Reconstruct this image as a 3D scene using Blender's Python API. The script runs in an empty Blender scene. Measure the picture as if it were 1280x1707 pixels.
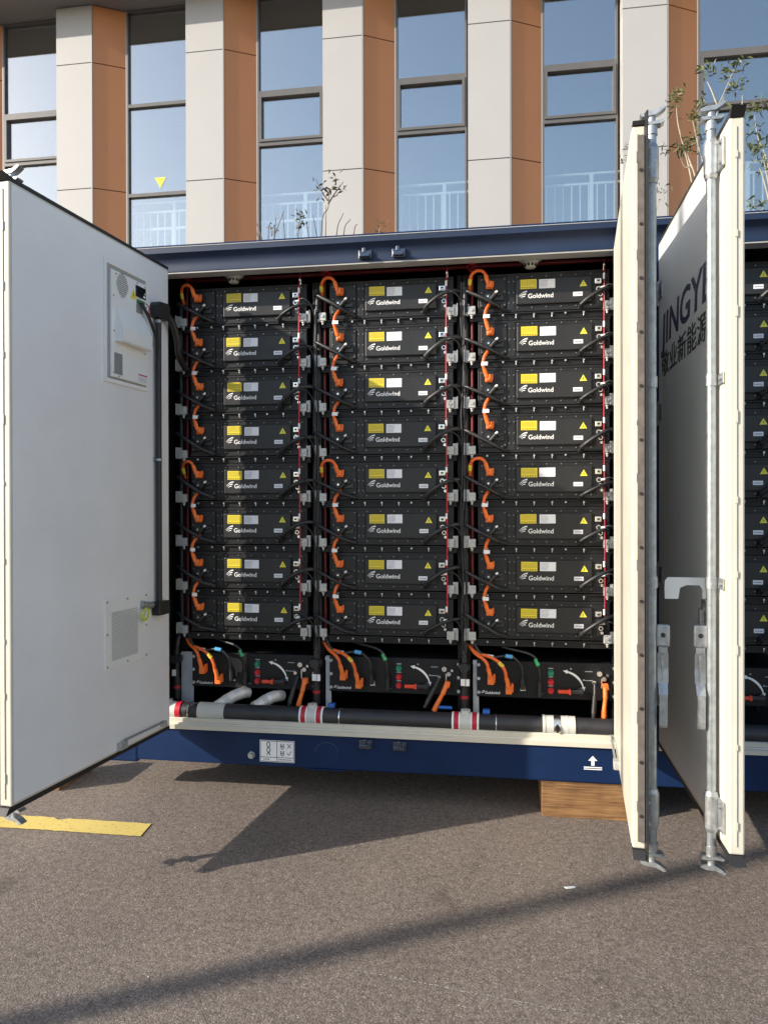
import bpy, bmesh, math, random
from mathutils import Matrix, Vector, Euler

R = math.radians
rnd = random.Random(7)
S = bpy.context.scene
COL = S.collection

# ------------------------------------------------------------------ camera, sky, sun, exposure
cam_data = bpy.data.cameras.new('camera')
cam = bpy.data.objects.new('camera', cam_data)
COL.objects.link(cam)
cam_data.sensor_fit = 'HORIZONTAL'
cam_data.sensor_width = 36.0
cam_data.lens = 36.0
cam_data.clip_start = 0.05
cam_data.clip_end = 2000
cam.matrix_world = (Matrix.Translation((0, -4.03, 1.58)) @ Matrix.Rotation(R(9.05), 4, 'Z')
                    @ Matrix.Rotation(R(90 - 0.25), 4, 'X') @ Matrix.Rotation(R(-0.12), 4, 'Z'))
S.camera = cam

SUN_EL, SUN_AZ = R(25), R(31)          # light travels towards (+cos31, +sin31)
world = bpy.data.worlds.new('World')
S.world = world
world.use_nodes = True
wn = world.node_tree
wn.nodes.clear()
sky = wn.nodes.new('ShaderNodeTexSky')
sky.sky_type = 'NISHITA'
sky.sun_disc = False
sky.sun_elevation = SUN_EL
# direction to the sun: (-cos31, -sin31); nishita rotation is measured clockwise from +Y
sky.sun_rotation = math.atan2(-math.cos(SUN_AZ), -math.sin(SUN_AZ)) % (2 * math.pi)
sky.air_density = 1.0
sky.dust_density = 1.0
sky.ozone_density = 1.0
bg = wn.nodes.new('ShaderNodeBackground')
bg.inputs['Strength'].default_value = 0.15
wo = wn.nodes.new('ShaderNodeOutputWorld')
wn.links.new(sky.outputs[0], bg.inputs[0])
wn.links.new(bg.outputs[0], wo.inputs[0])

sd = bpy.data.lights.new('sun', 'SUN')
sd.energy = 4.2
sd.angle = R(0.55)
sd.color = (1.0, 0.91, 0.79)
sun = bpy.data.objects.new('sun', sd)
COL.objects.link(sun)
trav = Vector((math.cos(SUN_EL) * math.cos(SUN_AZ), math.cos(SUN_EL) * math.sin(SUN_AZ), -math.sin(SUN_EL)))
sun.rotation_euler = trav.to_track_quat('-Z', 'Y').to_euler()
sun.location = (-20, -12, 12)

S.view_settings.view_transform = 'Standard'
S.view_settings.look = 'None'
S.view_settings.exposure = 0.80
S.view_settings.gamma = 1.0
S.view_settings.use_curve_mapping = False
S.cycles.max_bounces = 10
S.cycles.diffuse_bounces = 8
S.cycles.glossy_bounces = 4
S.cycles.transparent_max_bounces = 10
S.cycles.use_denoising = True

# ------------------------------------------------------------------ materials
def mat(name, col, rough=0.5, metal=0.0, noise=0.0, nscale=20.0, bump=0.0, bscale=200.0, spec=0.5, col2=None, coat=0.0):
    m = bpy.data.materials.new(name)
    m.use_nodes = True
    nt = m.node_tree
    p = nt.nodes['Principled BSDF']
    p.inputs['Base Color'].default_value = (*col, 1)
    p.inputs['Roughness'].default_value = rough
    p.inputs['Metallic'].default_value = metal
    p.inputs['Specular IOR Level'].default_value = spec
    p.inputs['Coat Weight'].default_value = coat
    p.inputs['Coat Roughness'].default_value = 0.15
    tc = nt.nodes.new('ShaderNodeTexCoord')
    if noise > 0 or col2:
        n = nt.nodes.new('ShaderNodeTexNoise')
        n.inputs['Scale'].default_value = nscale
        n.inputs['Detail'].default_value = 6
        n.inputs['Roughness'].default_value = 0.65
        nt.links.new(tc.outputs['Object'], n.inputs['Vector'])
        r = nt.nodes.new('ShaderNodeValToRGB')
        r.color_ramp.elements[0].position = 0.3
        r.color_ramp.elements[1].position = 0.7
        a = tuple(max(0, c * (1 - noise)) for c in col)
        b = col2 if col2 else tuple(min(1, c * (1 + noise)) for c in col)
        r.color_ramp.elements[0].color = (*a, 1)
        r.color_ramp.elements[1].color = (*b, 1)
        nt.links.new(n.outputs['Fac'], r.inputs['Fac'])
        nt.links.new(r.outputs['Color'], p.inputs['Base Color'])
        mr = nt.nodes.new('ShaderNodeMapRange')
        mr.inputs['To Min'].default_value = max(0.02, rough - 0.08)
        mr.inputs['To Max'].default_value = min(1, rough + 0.1)
        nt.links.new(n.outputs['Fac'], mr.inputs['Value'])
        nt.links.new(mr.outputs['Result'], p.inputs['Roughness'])
    if bump > 0:
        n2 = nt.nodes.new('ShaderNodeTexNoise')
        n2.inputs['Scale'].default_value = bscale
        n2.inputs['Detail'].default_value = 3
        nt.links.new(tc.outputs['Object'], n2.inputs['Vector'])
        bp = nt.nodes.new('ShaderNodeBump')
        bp.inputs['Strength'].default_value = bump
        bp.inputs['Distance'].default_value = 0.002
        nt.links.new(n2.outputs['Fac'], bp.inputs['Height'])
        nt.links.new(bp.outputs['Normal'], p.inputs['Normal'])
    return m

M = {}
M['navy'] = mat('navy paint', (0.0065, 0.020, 0.066), 0.40, noise=0.18, nscale=3, bump=0.25, bscale=14, spec=0.16)
M['navysheen'] = mat('navy paint with raised sheen', (0.0075, 0.0185, 0.05), 0.50, noise=0.15, nscale=3, bump=0.15, bscale=10, spec=0.42)  # same navy paint, specular raised to give the header its sun sheen
M['cream'] = mat('cream paint', (0.55, 0.52, 0.435), 0.42, noise=0.05, nscale=5, bump=0.12, bscale=12)
M['doorskin'] = mat('pale grey door skin', (0.77, 0.78, 0.79), 0.40, noise=0.05, nscale=2.2, bump=0.12, bscale=5)
M['outerskin'] = mat('lightened outer door skin', (0.74, 0.735, 0.70), 0.45, noise=0.05, nscale=2.5, bump=0.1, bscale=6)
M['greyframe'] = mat('pale grey frame paint', (0.36, 0.36, 0.35), 0.5, noise=0.1, nscale=6)
M['acwhite'] = mat('powder coated white grey', (0.78, 0.79, 0.77), 0.45, noise=0.03, nscale=8)
M['rubber'] = mat('black rubber', (0.012, 0.012, 0.013), 0.6, noise=0.3, nscale=30)
M['rubbergrey'] = mat('dusty rubber', (0.115, 0.10, 0.088), 0.7, noise=0.35, nscale=25)
M['black'] = mat('black powder coat', (0.0125, 0.0125, 0.0135), 0.45, noise=0.25, nscale=9, bump=0.2, bscale=500, spec=0.35)
M['black2'] = mat('black plate coat', (0.016, 0.016, 0.0168), 0.40, noise=0.2, nscale=6, bump=0.2, bscale=500, spec=0.4)
M['blackdark'] = mat('black rack steel', (0.008, 0.008, 0.009), 0.5, noise=0.2, nscale=10, spec=0.3)
M['liner'] = mat('dark liner', (0.008, 0.008, 0.009), 0.7, noise=0.2, nscale=4)
M['hose'] = mat('black hose', (0.016, 0.016, 0.017), 0.42, noise=0.2, nscale=40, spec=0.5)
M['pipeblack'] = mat('black insulated pipe', (0.022, 0.022, 0.024), 0.5, noise=0.25, nscale=12)
M['orange'] = mat('orange plastic', (0.80, 0.17, 0.025), 0.42, noise=0.08, nscale=30)
M['orangecable'] = mat('orange cable sheath', (0.72, 0.13, 0.02), 0.48, noise=0.08, nscale=30)
M['redtube'] = mat('red tube', (0.48, 0.015, 0.035), 0.4)
M['maroon'] = mat('dark red pipe', (0.16, 0.012, 0.014), 0.45, noise=0.2, nscale=12)
M['redband'] = mat('red band', (0.42, 0.012, 0.03), 0.4)
M['white'] = mat('white plastic', (0.78, 0.78, 0.77), 0.5)
M['whiteprint'] = mat('white print', (0.80, 0.80, 0.79), 0.55)
M['label'] = mat('white label', (0.76, 0.77, 0.80), 0.45)
M['labelyellow'] = mat('yellow label', (0.72, 0.58, 0.03), 0.45)
M['signyellow'] = mat('yellow triangle', (0.78, 0.70, 0.05), 0.45)
M['ink'] = mat('black ink', (0.03, 0.03, 0.03), 0.5)
M['inkgrey'] = mat('grey ink', (0.30, 0.31, 0.34), 0.5)
M['inkolive'] = mat('olive ink', (0.34, 0.26, 0.02), 0.5)
M['inkred'] = mat('red ink', (0.5, 0.05, 0.06), 0.5)
M['zinc'] = mat('galvanised zinc', (0.40, 0.415, 0.42), 0.46, metal=0.75, noise=0.25, nscale=45, bump=0.3, bscale=60)
M['zincbr'] = mat('zinc bracket', (0.44, 0.44, 0.42), 0.45, metal=0.35, noise=0.18, nscale=60)
M['boltdark'] = mat('dark zinc bolt', (0.22, 0.22, 0.21), 0.4, metal=0.6)
M['bolt'] = mat('zinc bolt', (0.48, 0.48, 0.46), 0.35, metal=0.7)
M['steel'] = mat('bright steel', (0.72, 0.72, 0.70), 0.25, metal=1.0)
M['galv'] = mat('galvanised tube', (0.34, 0.37, 0.385), 0.42, metal=0.7, noise=0.22, nscale=30)
M['pvc'] = mat('grey pvc', (0.50, 0.51, 0.47), 0.38, noise=0.06, nscale=10)
M['greyplate'] = mat('grey foot plate', (0.46, 0.47, 0.48), 0.5, noise=0.12, nscale=10)
M['foil'] = mat('silver sleeve', (0.70, 0.69, 0.64), 0.4, metal=0.2, noise=0.2, nscale=30)
M['green'] = mat('green button', (0.01, 0.22, 0.12), 0.35)
M['redbtn'] = mat('red button', (0.50, 0.012, 0.02), 0.35)
M['redhandle'] = mat('red handle', (0.72, 0.06, 0.02), 0.4)
M['taggreen'] = mat('green tag', (0.05, 0.40, 0.16), 0.5)
M['tagblue'] = mat('blue tag', (0.08, 0.32, 0.58), 0.5)
M['tagyellow'] = mat('yellow tag', (0.75, 0.60, 0.06), 0.5)
M['bluevalve'] = mat('blue plastic', (0.02, 0.11, 0.42), 0.4)
M['earth'] = mat('yellow green wire', (0.55, 0.68, 0.03), 0.45)
M['screen'] = mat('dark display', (0.012, 0.013, 0.015), 0.2)
M['pcbgreen'] = mat('green terminal', (0.06, 0.17, 0.09), 0.5)
M['plategrey'] = mat('metal name plate', (0.24, 0.25, 0.25), 0.45, noise=0.1, nscale=60)
M['letter'] = mat('purple blue lettering', (0.030, 0.022, 0.085), 0.4)
M['creampanel'] = mat('cream facade panel', (0.385, 0.378, 0.368), 0.5, noise=0.035, nscale=0.9, spec=0.4)
M['orangepanel'] = mat('orange facade panel', (0.57, 0.235, 0.090), 0.42, noise=0.03, nscale=1.5)
M['alu'] = mat('grey window frame', (0.105, 0.10, 0.095), 0.4, noise=0.06, nscale=5)
M['trim'] = mat('pale aluminium trim', (0.33, 0.32, 0.31), 0.4)
M['dark'] = mat('dark joint', (0.03, 0.026, 0.025), 0.7)
M['soffit'] = mat('grey soffit', (0.20, 0.195, 0.19), 0.6)
M['interior'] = mat('interior wall', (0.22, 0.225, 0.23), 0.7, noise=0.1, nscale=0.7)
M['railwhite'] = mat('white railing paint', (0.82, 0.83, 0.83), 0.4)
M['leaf'] = mat('green leaf', (0.050, 0.085, 0.022), 0.5, noise=0.45, nscale=9, col2=(0.125, 0.135, 0.035))
M['leafdark'] = mat('dark leaf', (0.035, 0.05, 0.025), 0.55, noise=0.3, nscale=9, col2=(0.09, 0.08, 0.03))
M['stem'] = mat('pale stem', (0.36, 0.32, 0.25), 0.6, noise=0.2, nscale=20)
M['stemdark'] = mat('dry stem', (0.10, 0.07, 0.05), 0.6)
M['yellowpaint'] = None

def wood_mat():
    m = bpy.data.materials.new('plywood block')
    m.use_nodes = True
    nt = m.node_tree
    p = nt.nodes['Principled BSDF']
    tc = nt.nodes.new('ShaderNodeTexCoord')
    mp = nt.nodes.new('ShaderNodeMapping')
    mp.inputs['Scale'].default_value = (1.4, 6, 34)
    n = nt.nodes.new('ShaderNodeTexNoise')
    n.inputs['Scale'].default_value = 3
    n.inputs['Detail'].default_value = 8
    n.inputs['Distortion'].default_value = 1.2
    r = nt.nodes.new('ShaderNodeValToRGB')
    r.color_ramp.elements[0].position = 0.32
    r.color_ramp.elements[0].color = (0.125, 0.058, 0.02, 1)
    r.color_ramp.elements[1].position = 0.68
    r.color_ramp.elements[1].color = (0.31, 0.17, 0.066, 1)
    n2 = nt.nodes.new('ShaderNodeTexNoise')
    n2.inputs['Scale'].default_value = 9
    n2.inputs['Detail'].default_value = 5
    mx = nt.nodes.new('ShaderNodeMixRGB')
    mx.blend_type = 'MULTIPLY'
    mx.inputs['Fac'].default_value = 0.5
    r2 = nt.nodes.new('ShaderNodeValToRGB')
    r2.color_ramp.elements[0].position = 0.35
    r2.color_ramp.elements[0].color = (0.45, 0.40, 0.36, 1)
    r2.color_ramp.elements[1].position = 0.6
    L = nt.links.new
    L(tc.outputs['Object'], mp.inputs['Vector'])
    L(mp.outputs['Vector'], n.inputs['Vector'])
    L(tc.outputs['Object'], n2.inputs['Vector'])
    L(n.outputs['Fac'], r.inputs['Fac'])
    L(n2.outputs['Fac'], r2.inputs['Fac'])
    L(r.outputs['Color'], mx.inputs[1])
    L(r2.outputs['Color'], mx.inputs[2])
    L(mx.outputs['Color'], p.inputs['Base Color'])
    p.inputs['Roughness'].default_value = 0.65
    bp = nt.nodes.new('ShaderNodeBump')
    bp.inputs['Strength'].default_value = 0.4
    bp.inputs['Distance'].default_value = 0.003
    L(n.outputs['Fac'], bp.inputs['Height'])
    L(bp.outputs['Normal'], p.inputs['Normal'])
    return m
M['wood'] = wood_mat()

def asphalt_mat():
    m = bpy.data.materials.new('asphalt')
    m.use_nodes = True
    nt = m.node_tree
    L = nt.links.new
    p = nt.nodes['Principled BSDF']
    tc = nt.nodes.new('ShaderNodeTexCoord')
    def noise(scale, detail=5, rough=0.6):
        n = nt.nodes.new('ShaderNodeTexNoise'); n.inputs['Scale'].default_value = scale
        n.inputs['Detail'].default_value = detail; n.inputs['Roughness'].default_value = rough
        L(tc.outputs['Object'], n.inputs['Vector']); return n
    def ramp(src, *stops):
        r = nt.nodes.new('ShaderNodeValToRGB'); e = r.color_ramp.elements
        e[0].position, e[0].color = stops[0][0], (*stops[0][1], 1)
        e[1].position, e[1].color = stops[-1][0], (*stops[-1][1], 1)
        for p_, c_ in stops[1:-1]:
            q = e.new(p_); q.color = (*c_, 1)
        L(src, r.inputs['Fac']); return r.outputs['Color']
    def mul(c1, c2, fac=1.0):
        m_ = nt.nodes.new('ShaderNodeMixRGB'); m_.blend_type = 'MULTIPLY'; m_.inputs['Fac'].default_value = fac
        L(c1, m_.inputs[1]); L(c2, m_.inputs[2]); return m_.outputs['Color']
    v = nt.nodes.new('ShaderNodeTexVoronoi'); v.inputs['Scale'].default_value = 205
    L(tc.outputs['Object'], v.inputs['Vector'])
    rs = nt.nodes.new('ShaderNodeSeparateColor'); L(v.outputs['Color'], rs.inputs['Color'])
    c = ramp(rs.outputs[0], (0.0, (.128, .105, .088)), (.55, (.192, .158, .134)), (.9, (.246, .205, .174)), (1.0, (.35, .30, .26)))
    c = mul(c, ramp(v.outputs['Distance'], (.35, (1, 1, 1)), (.8, (.74, .735, .73))))
    n3 = noise(34, 4)
    c = mul(c, ramp(n3.outputs['Fac'], (.34, (.66, .655, .65)), (.56, (1, 1, 1))), .8)
    c = mul(c, ramp(noise(1.1, 8, .66).outputs['Fac'], (.30, (.84, .83, .83)), (.52, (1, 1, 1)), (.72, (1.14, 1.11, 1.07))))
    # isolated oily stains and scuffs
    c = mul(c, ramp(noise(2.3, 3, .5).outputs['Fac'], (.27, (.55, .54, .54)), (.36, (1, 1, 1))), .8)
    # hairline cracks, broken up by a mask
    ve = nt.nodes.new('ShaderNodeTexVoronoi'); ve.feature = 'DISTANCE_TO_EDGE'; ve.inputs['Scale'].default_value = .55
    wv = nt.nodes.new('ShaderNodeVectorMath'); wv.operation = 'ADD'
    nd = noise(5, 4); sc_ = nt.nodes.new('ShaderNodeVectorMath'); sc_.operation = 'SCALE'; sc_.inputs['Scale'].default_value = .22
    L(nd.outputs['Color'], sc_.inputs[0]); L(tc.outputs['Object'], wv.inputs[0]); L(sc_.outputs[0], wv.inputs[1]); L(wv.outputs[0], ve.inputs['Vector'])
    ck = ramp(ve.outputs['Distance'], (0.0, (.35, .34, .34)), (.0022, (1, 1, 1)))
    mk = nt.nodes.new('ShaderNodeMixRGB'); mk.inputs[1].default_value = (1, 1, 1, 1)
    L(ramp(noise(.8, 2).outputs['Fac'], (.50, (0, 0, 0)), (.56, (.22, .22, .22))), mk.inputs['Fac']); L(ck, mk.inputs[2])
    c = mul(c, mk.outputs['Color'])
    L(c, p.inputs['Base Color'])
    p.inputs['Roughness'].default_value = 0.85
    p.inputs['Specular IOR Level'].default_value = 0.3
    # relief
    inv = nt.nodes.new('ShaderNodeMath'); inv.operation = 'SUBTRACT'; inv.inputs[0].default_value = 1.0
    L(v.outputs['Distance'], inv.inputs[1])
    ad = nt.nodes.new('ShaderNodeMath'); ad.operation = 'ADD'
    L(inv.outputs[0], ad.inputs[0]); L(n3.outputs['Fac'], ad.inputs[1])
    bp = nt.nodes.new('ShaderNodeBump'); bp.inputs['Strength'].default_value = 0.5; bp.inputs['Distance'].default_value = 0.0028
    L(ad.outputs[0], bp.inputs['Height']); L(bp.outputs['Normal'], p.inputs['Normal'])
    return m
M['asphalt'] = asphalt_mat()

def roadpaint_mat():
    m = bpy.data.materials.new('yellow road paint')
    m.use_nodes = True
    nt = m.node_tree
    L = nt.links.new
    p = nt.nodes['Principled BSDF']
    tc = nt.nodes.new('ShaderNodeTexCoord')
    n = nt.nodes.new('ShaderNodeTexNoise'); n.inputs['Scale'].default_value = 60; n.inputs['Detail'].default_value = 6
    L(tc.outputs['Object'], n.inputs['Vector'])
    r = nt.nodes.new('ShaderNodeValToRGB')
    r.color_ramp.elements[0].position = 0.30; r.color_ramp.elements[0].color = (0.25, 0.18, 0.09, 1)
    r.color_ramp.elements[1].position = 0.40; r.color_ramp.elements[1].color = (0.55, 0.42, 0.115, 1)
    L(n.outputs['Fac'], r.inputs['Fac']); L(r.outputs['Color'], p.inputs['Base Color'])
    p.inputs['Roughness'].default_value = 0.7
    bp = nt.nodes.new('ShaderNodeBump'); bp.inputs['Strength'].default_value = 0.4; bp.inputs['Distance'].default_value = 0.003
    L(n.outputs['Fac'], bp.inputs['Height']); L(bp.outputs['Normal'], p.inputs['Normal'])
    return m
M['yellowpaint'] = roadpaint_mat()

def glass_mat():
    m = bpy.data.materials.new('coated window glass')
    m.use_nodes = True
    nt = m.node_tree
    nt.nodes.clear()
    L = nt.links.new
    o = nt.nodes.new('ShaderNodeOutputMaterial')
    g = nt.nodes.new('ShaderNodeBsdfGlossy'); g.inputs['Roughness'].default_value = 0.012
    g.inputs['Color'].default_value = (0.95, 0.91, 0.85, 1)
    t = nt.nodes.new('ShaderNodeBsdfTransparent'); t.inputs['Color'].default_value = (0.87, 0.93, 0.95, 1)
    mx = nt.nodes.new('ShaderNodeMixShader'); mx.inputs['Fac'].default_value = 0.38
    tc = nt.nodes.new('ShaderNodeTexCoord')
    n = nt.nodes.new('ShaderNodeTexNoise'); n.inputs['Scale'].default_value = 0.8; n.inputs['Detail'].default_value = 1
    L(tc.outputs['Object'], n.inputs['Vector'])
    bp = nt.nodes.new('ShaderNodeBump'); bp.inputs['Strength'].default_value = 0.05; bp.inputs['Distance'].default_value = 0.02
    L(n.outputs['Fac'], bp.inputs['Height']); L(bp.outputs['Normal'], g.inputs['Normal'])
    L(t.outputs[0], mx.inputs[1]); L(g.outputs[0], mx.inputs[2]); L(mx.outputs[0], o.inputs[0])
    return m
M['glass'] = glass_mat()

# ------------------------------------------------------------------ mesh helpers
class MB:
    """collects shapes into one mesh"""
    def __init__(self):
        self.v = []; self.f = []; self.sm = []
    def add(self, verts, faces, smooth=False):
        o = len(self.v)
        self.v += [tuple(p) for p in verts]
        for f in faces:
            self.f.append(tuple(i + o for i in f)); self.sm.append(smooth)
        return self
    def box(self, x0, x1, y0, y1, z0, z1, bev=0.0):
        if x0 > x1: x0, x1 = x1, x0
        if y0 > y1: y0, y1 = y1, y0
        if z0 > z1: z0, z1 = z1, z0
        if bev <= 0:
            vs = [(x, y, z) for x in (x0, x1) for y in (y0, y1) for z in (z0, z1)]
            self.add(vs, [(0, 1, 3, 2), (4, 6, 7, 5), (0, 4, 5, 1), (2, 3, 7, 6), (0, 2, 6, 4), (1, 5, 7, 3)])
            return self
        b = min(bev, (x1 - x0) * .49, (y1 - y0) * .49, (z1 - z0) * .49)
        bm = bmesh.new()
        bmesh.ops.create_cube(bm, size=1, matrix=Matrix.Translation(((x0 + x1) / 2, (y0 + y1) / 2, (z0 + z1) / 2)) @ Matrix.Diagonal((x1 - x0, y1 - y0, z1 - z0, 1)))
        bmesh.ops.bevel(bm, geom=bm.edges[:], offset=b, segments=2, affect='EDGES', profile=0.5)
        self.frombm(bm, False)
        return self
    def frombm(self, bm, smooth=False):
        bm.verts.index_update()
        self.add([v.co[:] for v in bm.verts], [[v.index for v in f.verts] for f in bm.faces], smooth)
        bm.free()
        return self
    def cyl(self, p0, p1, r0, r1=None, n=12, cap=True, smooth=True):
        r1 = r0 if r1 is None else r1
        p0, p1 = Vector(p0), Vector(p1)
        d = (p1 - p0).normalized()
        a = d.orthogonal().normalized(); b = d.cross(a)
        vs = []
        for k in range(n):
            t = 2 * math.pi * k / n
            o = a * math.cos(t) + b * math.sin(t)
            vs.append(p0 + o * r0); vs.append(p1 + o * r1)
        self.add(vs, [(2 * k, 2 * ((k + 1) % n), 2 * ((k + 1) % n) + 1, 2 * k + 1) for k in range(n)], smooth)
        if cap:
            self.add([vs[2 * k] for k in range(n)][::-1], [tuple(range(n))])
            self.add([vs[2 * k + 1] for k in range(n)], [tuple(range(n))])
        return self
    def tube(self, pts, r, n=8, sub=5, rend=None, smooth=True):
        P = [Vector(p) for p in pts]
        path = []
        if len(P) > 2 and sub > 1:
            Q = [P[0] * 2 - P[1]] + P + [P[-1] * 2 - P[-2]]
            for i in range(1, len(Q) - 2):
                for s in range(sub):
                    t = s / sub
                    a, b, c, d = Q[i - 1], Q[i], Q[i + 1], Q[i + 2]
                    path.append(0.5 * ((2 * b) + (c - a) * t + (2 * a - 5 * b + 4 * c - d) * t * t + (3 * b - a - 3 * c + d) * t ** 3))
            path.append(P[-1])
        else:
            path = P
        up = None
        vs = []
        m = len(path)
        for i, p in enumerate(path):
            d = (path[min(i + 1, m - 1)] - path[max(i - 1, 0)]).normalized()
            if up is None:
                up = d.orthogonal().normalized()
            else:
                up = (up - d * up.dot(d)).normalized()
            b = d.cross(up)
            rr = r if rend is None else r + (rend - r) * i / (m - 1)
            for k in range(n):
                t = 2 * math.pi * k / n
                vs.append(p + (up * math.cos(t) + b * math.sin(t)) * rr)
        fs = []
        for i in range(m - 1):
            for k in range(n):
                k2 = (k + 1) % n
                fs.append((i * n + k, i * n + k2, (i + 1) * n + k2, (i + 1) * n + k))
        self.add(vs, fs, smooth)
        self.add(vs[:n][::-1], [tuple(range(n))]); self.add(vs[-n:], [tuple(range(n))])
        return self
    def prism(self, poly, axis, a, b):
        """extrude polygon along axis: 'x' poly=(y,z), 'y' poly=(x,z), 'z' poly=(x,y)"""
        def P(u, w, t):
            return {'x': (t, u, w), 'y': (u, t, w), 'z': (u, w, t)}[axis]
        n = len(poly)
        vs = [P(u, w, a) for u, w in poly] + [P(u, w, b) for u, w in poly]
        fs = [tuple(range(n))[::-1], tuple(range(n, 2 * n))] + [(k, (k + 1) % n, n + (k + 1) % n, n + k) for k in range(n)]
        bm = bmesh.new()
        bv = [bm.verts.new(p) for p in vs]
        for f in fs:
            bm.faces.new([bv[i] for i in f])
        bmesh.ops.recalc_face_normals(bm, faces=bm.faces[:])
        return self.frombm(bm)
    def frame(self, x0, x1, z0, z1, w, y0, y1):
        self.box(x0, x0 + w, y0, y1, z0, z1); self.box(x1 - w, x1, y0, y1, z0, z1)
        self.box(x0 + w, x1 - w, y0, y1, z0, z0 + w); self.box(x0 + w, x1 - w, y0, y1, z1 - w, z1)
        return self
    def mesh(self, name, m):
        me = bpy.data.meshes.new(name)
        me.from_pydata(self.v, [], self.f)
        me.polygons.foreach_set('use_smooth', self.sm)
        if m: me.materials.append(M[m] if isinstance(m, str) else m)
        me.update()
        return me

def add_obj(name, mb, m, parent=None, loc=(0, 0, 0), **props):
    me = mb if isinstance(mb, bpy.types.Mesh) else mb.mesh(name, m)
    o = bpy.data.objects.new(name, me)
    COL.objects.link(o)
    o.location = loc
    if parent is not None: o.parent = parent
    for k, v in props.items(): o[k] = v
    return o

def thing(name, label, cat, loc=(0, 0, 0), rot=0.0, group=None):
    o = bpy.data.objects.new(name, None)
    o.empty_display_size = 0.1
    COL.objects.link(o)
    o.location = loc; o.rotation_euler = (0, 0, rot)
    o['label'] = label; o['category'] = cat
    if group: o['group'] = group
    return o

def tag(o, label, cat, group=None):
    o['label'] = label; o['category'] = cat
    if group: o['group'] = group
    return o

def copy_tree(o, parent=None, keep=()):
    c = o.copy(); COL.objects.link(c); c.parent = parent
    for ch in o.children:
        copy_tree(ch, c)
    return c

def text_mesh(txt, size, mname, bold=0.0, ext=0.0004, shear=0.0, align='LEFT', sx=1.0, spacing=1.0):
    cu = bpy.data.curves.new('text', 'FONT')
    cu.body = txt; cu.size = size; cu.extrude = ext; cu.offset = bold * size; cu.shear = shear
    cu.align_x = align; cu.space_character = spacing
    cu.resolution_u = 3
    o = bpy.data.objects.new('text', cu)
    COL.objects.link(o)
    dg = bpy.context.evaluated_depsgraph_get(); dg.update()
    me = bpy.data.meshes.new_from_object(o.evaluated_get(dg))
    bpy.data.objects.remove(o); bpy.data.curves.remove(cu)
    for v in me.vertices: v.co.x *= sx
    me.materials.clear(); me.materials.append(M[mname])
    return me

def upright(me, x, y, z):
    """text in XY -> standing, facing -Y, at x, y, z"""
    me = me.copy()
    me.transform(Matrix.Translation((x, y, z)) @ Matrix.Rotation(R(90), 4, 'X'))
    return me

def mesh_into(mb, me):
    mb.add([v.co[:] for v in me.vertices], [tuple(p.vertices) for p in me.polygons])
    return mb

# ------------------------------------------------------------------ ground
g = MB(); g.add([(-400, -400, 0), (400, -400, 0), (400, 400, 0), (-400, 400, 0)], [(0, 1, 2, 3)])
add_obj('ground', g, 'asphalt', kind='structure')
ln = MB()
rl_ = random.Random(9)
top = [(-4.4 + 2.643 * i / 90, -.430 + .005 * i / 90 + rl_.uniform(-.0035, .0025)) for i in range(91)]
bot = [(-4.4 + 2.659 * i / 90, -.590 + .018 * i / 90 + rl_.uniform(-.0025, .0035)) for i in range(91)]
top[73] = (top[73][0], top[73][1] - .022); top[74] = (top[74][0] - .02, top[74][1] - .024)
ln.add([(x, y, .004) for x, y in top] + [(x, y, .004) for x, y in bot], [(91 + i, 92 + i, i + 1, i) for i in range(90)])
add_obj('yellow_road_line', ln, 'yellowpaint', kind='structure')
def chalk():
    mb = MB(); r2 = random.Random(3)
    p0, p1 = Vector((-.53, -1.46, .003)), Vector((.50, -1.62, .003))
    for i in range(60):
        t0 = i / 60; t1 = t0 + r2.uniform(.006, .016)
        a = p0.lerp(p1, t0); b = p0.lerp(p1, t1); w = r2.uniform(.0006, .002)
        j = r2.uniform(-.003, .003)
        mb.add([(a.x, a.y - w + j, .003), (b.x, b.y - w + j, .003), (b.x, b.y + w + j, .003), (a.x, a.y + w + j, .003)], [(0, 1, 2, 3)])
    return mb
add_obj('chalk_line', chalk(), 'greyframe', kind='structure')

gr = MB()
rg_ = random.Random(21)
for i in range(260):
    x, y = rg_.uniform(-2.4, 1.7), rg_.uniform(-2.4, .1)
    q = rg_.uniform(.0012, .0034) * (1.6 if rg_.random() < .08 else 1)
    a0 = rg_.uniform(0, 6.28)
    ring_ = [(x + math.cos(a0 + k * 1.256) * q * rg_.uniform(.7, 1.2), y + math.sin(a0 + k * 1.256) * q * rg_.uniform(.7, 1.2), .0005) for k in range(5)]
    gr.add(ring_ + [(x, y, q * .9)], [(k, (k + 1) % 5, 5) for k in range(5)])
add_obj('grit', gr, mat('pale grit', (0.36, 0.33, 0.29), 0.8, noise=0.4, nscale=3), kind='stuff')
chip = MB().prism([(.235, -.765), (.275, -.752), (.283, -.760), (.262, -.772), (.246, -.776)], 'z', .001, .004)
tag(add_obj('paper_scrap', chip, 'white'), 'small white scrap lying on the sunlit asphalt', 'scrap')

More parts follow.
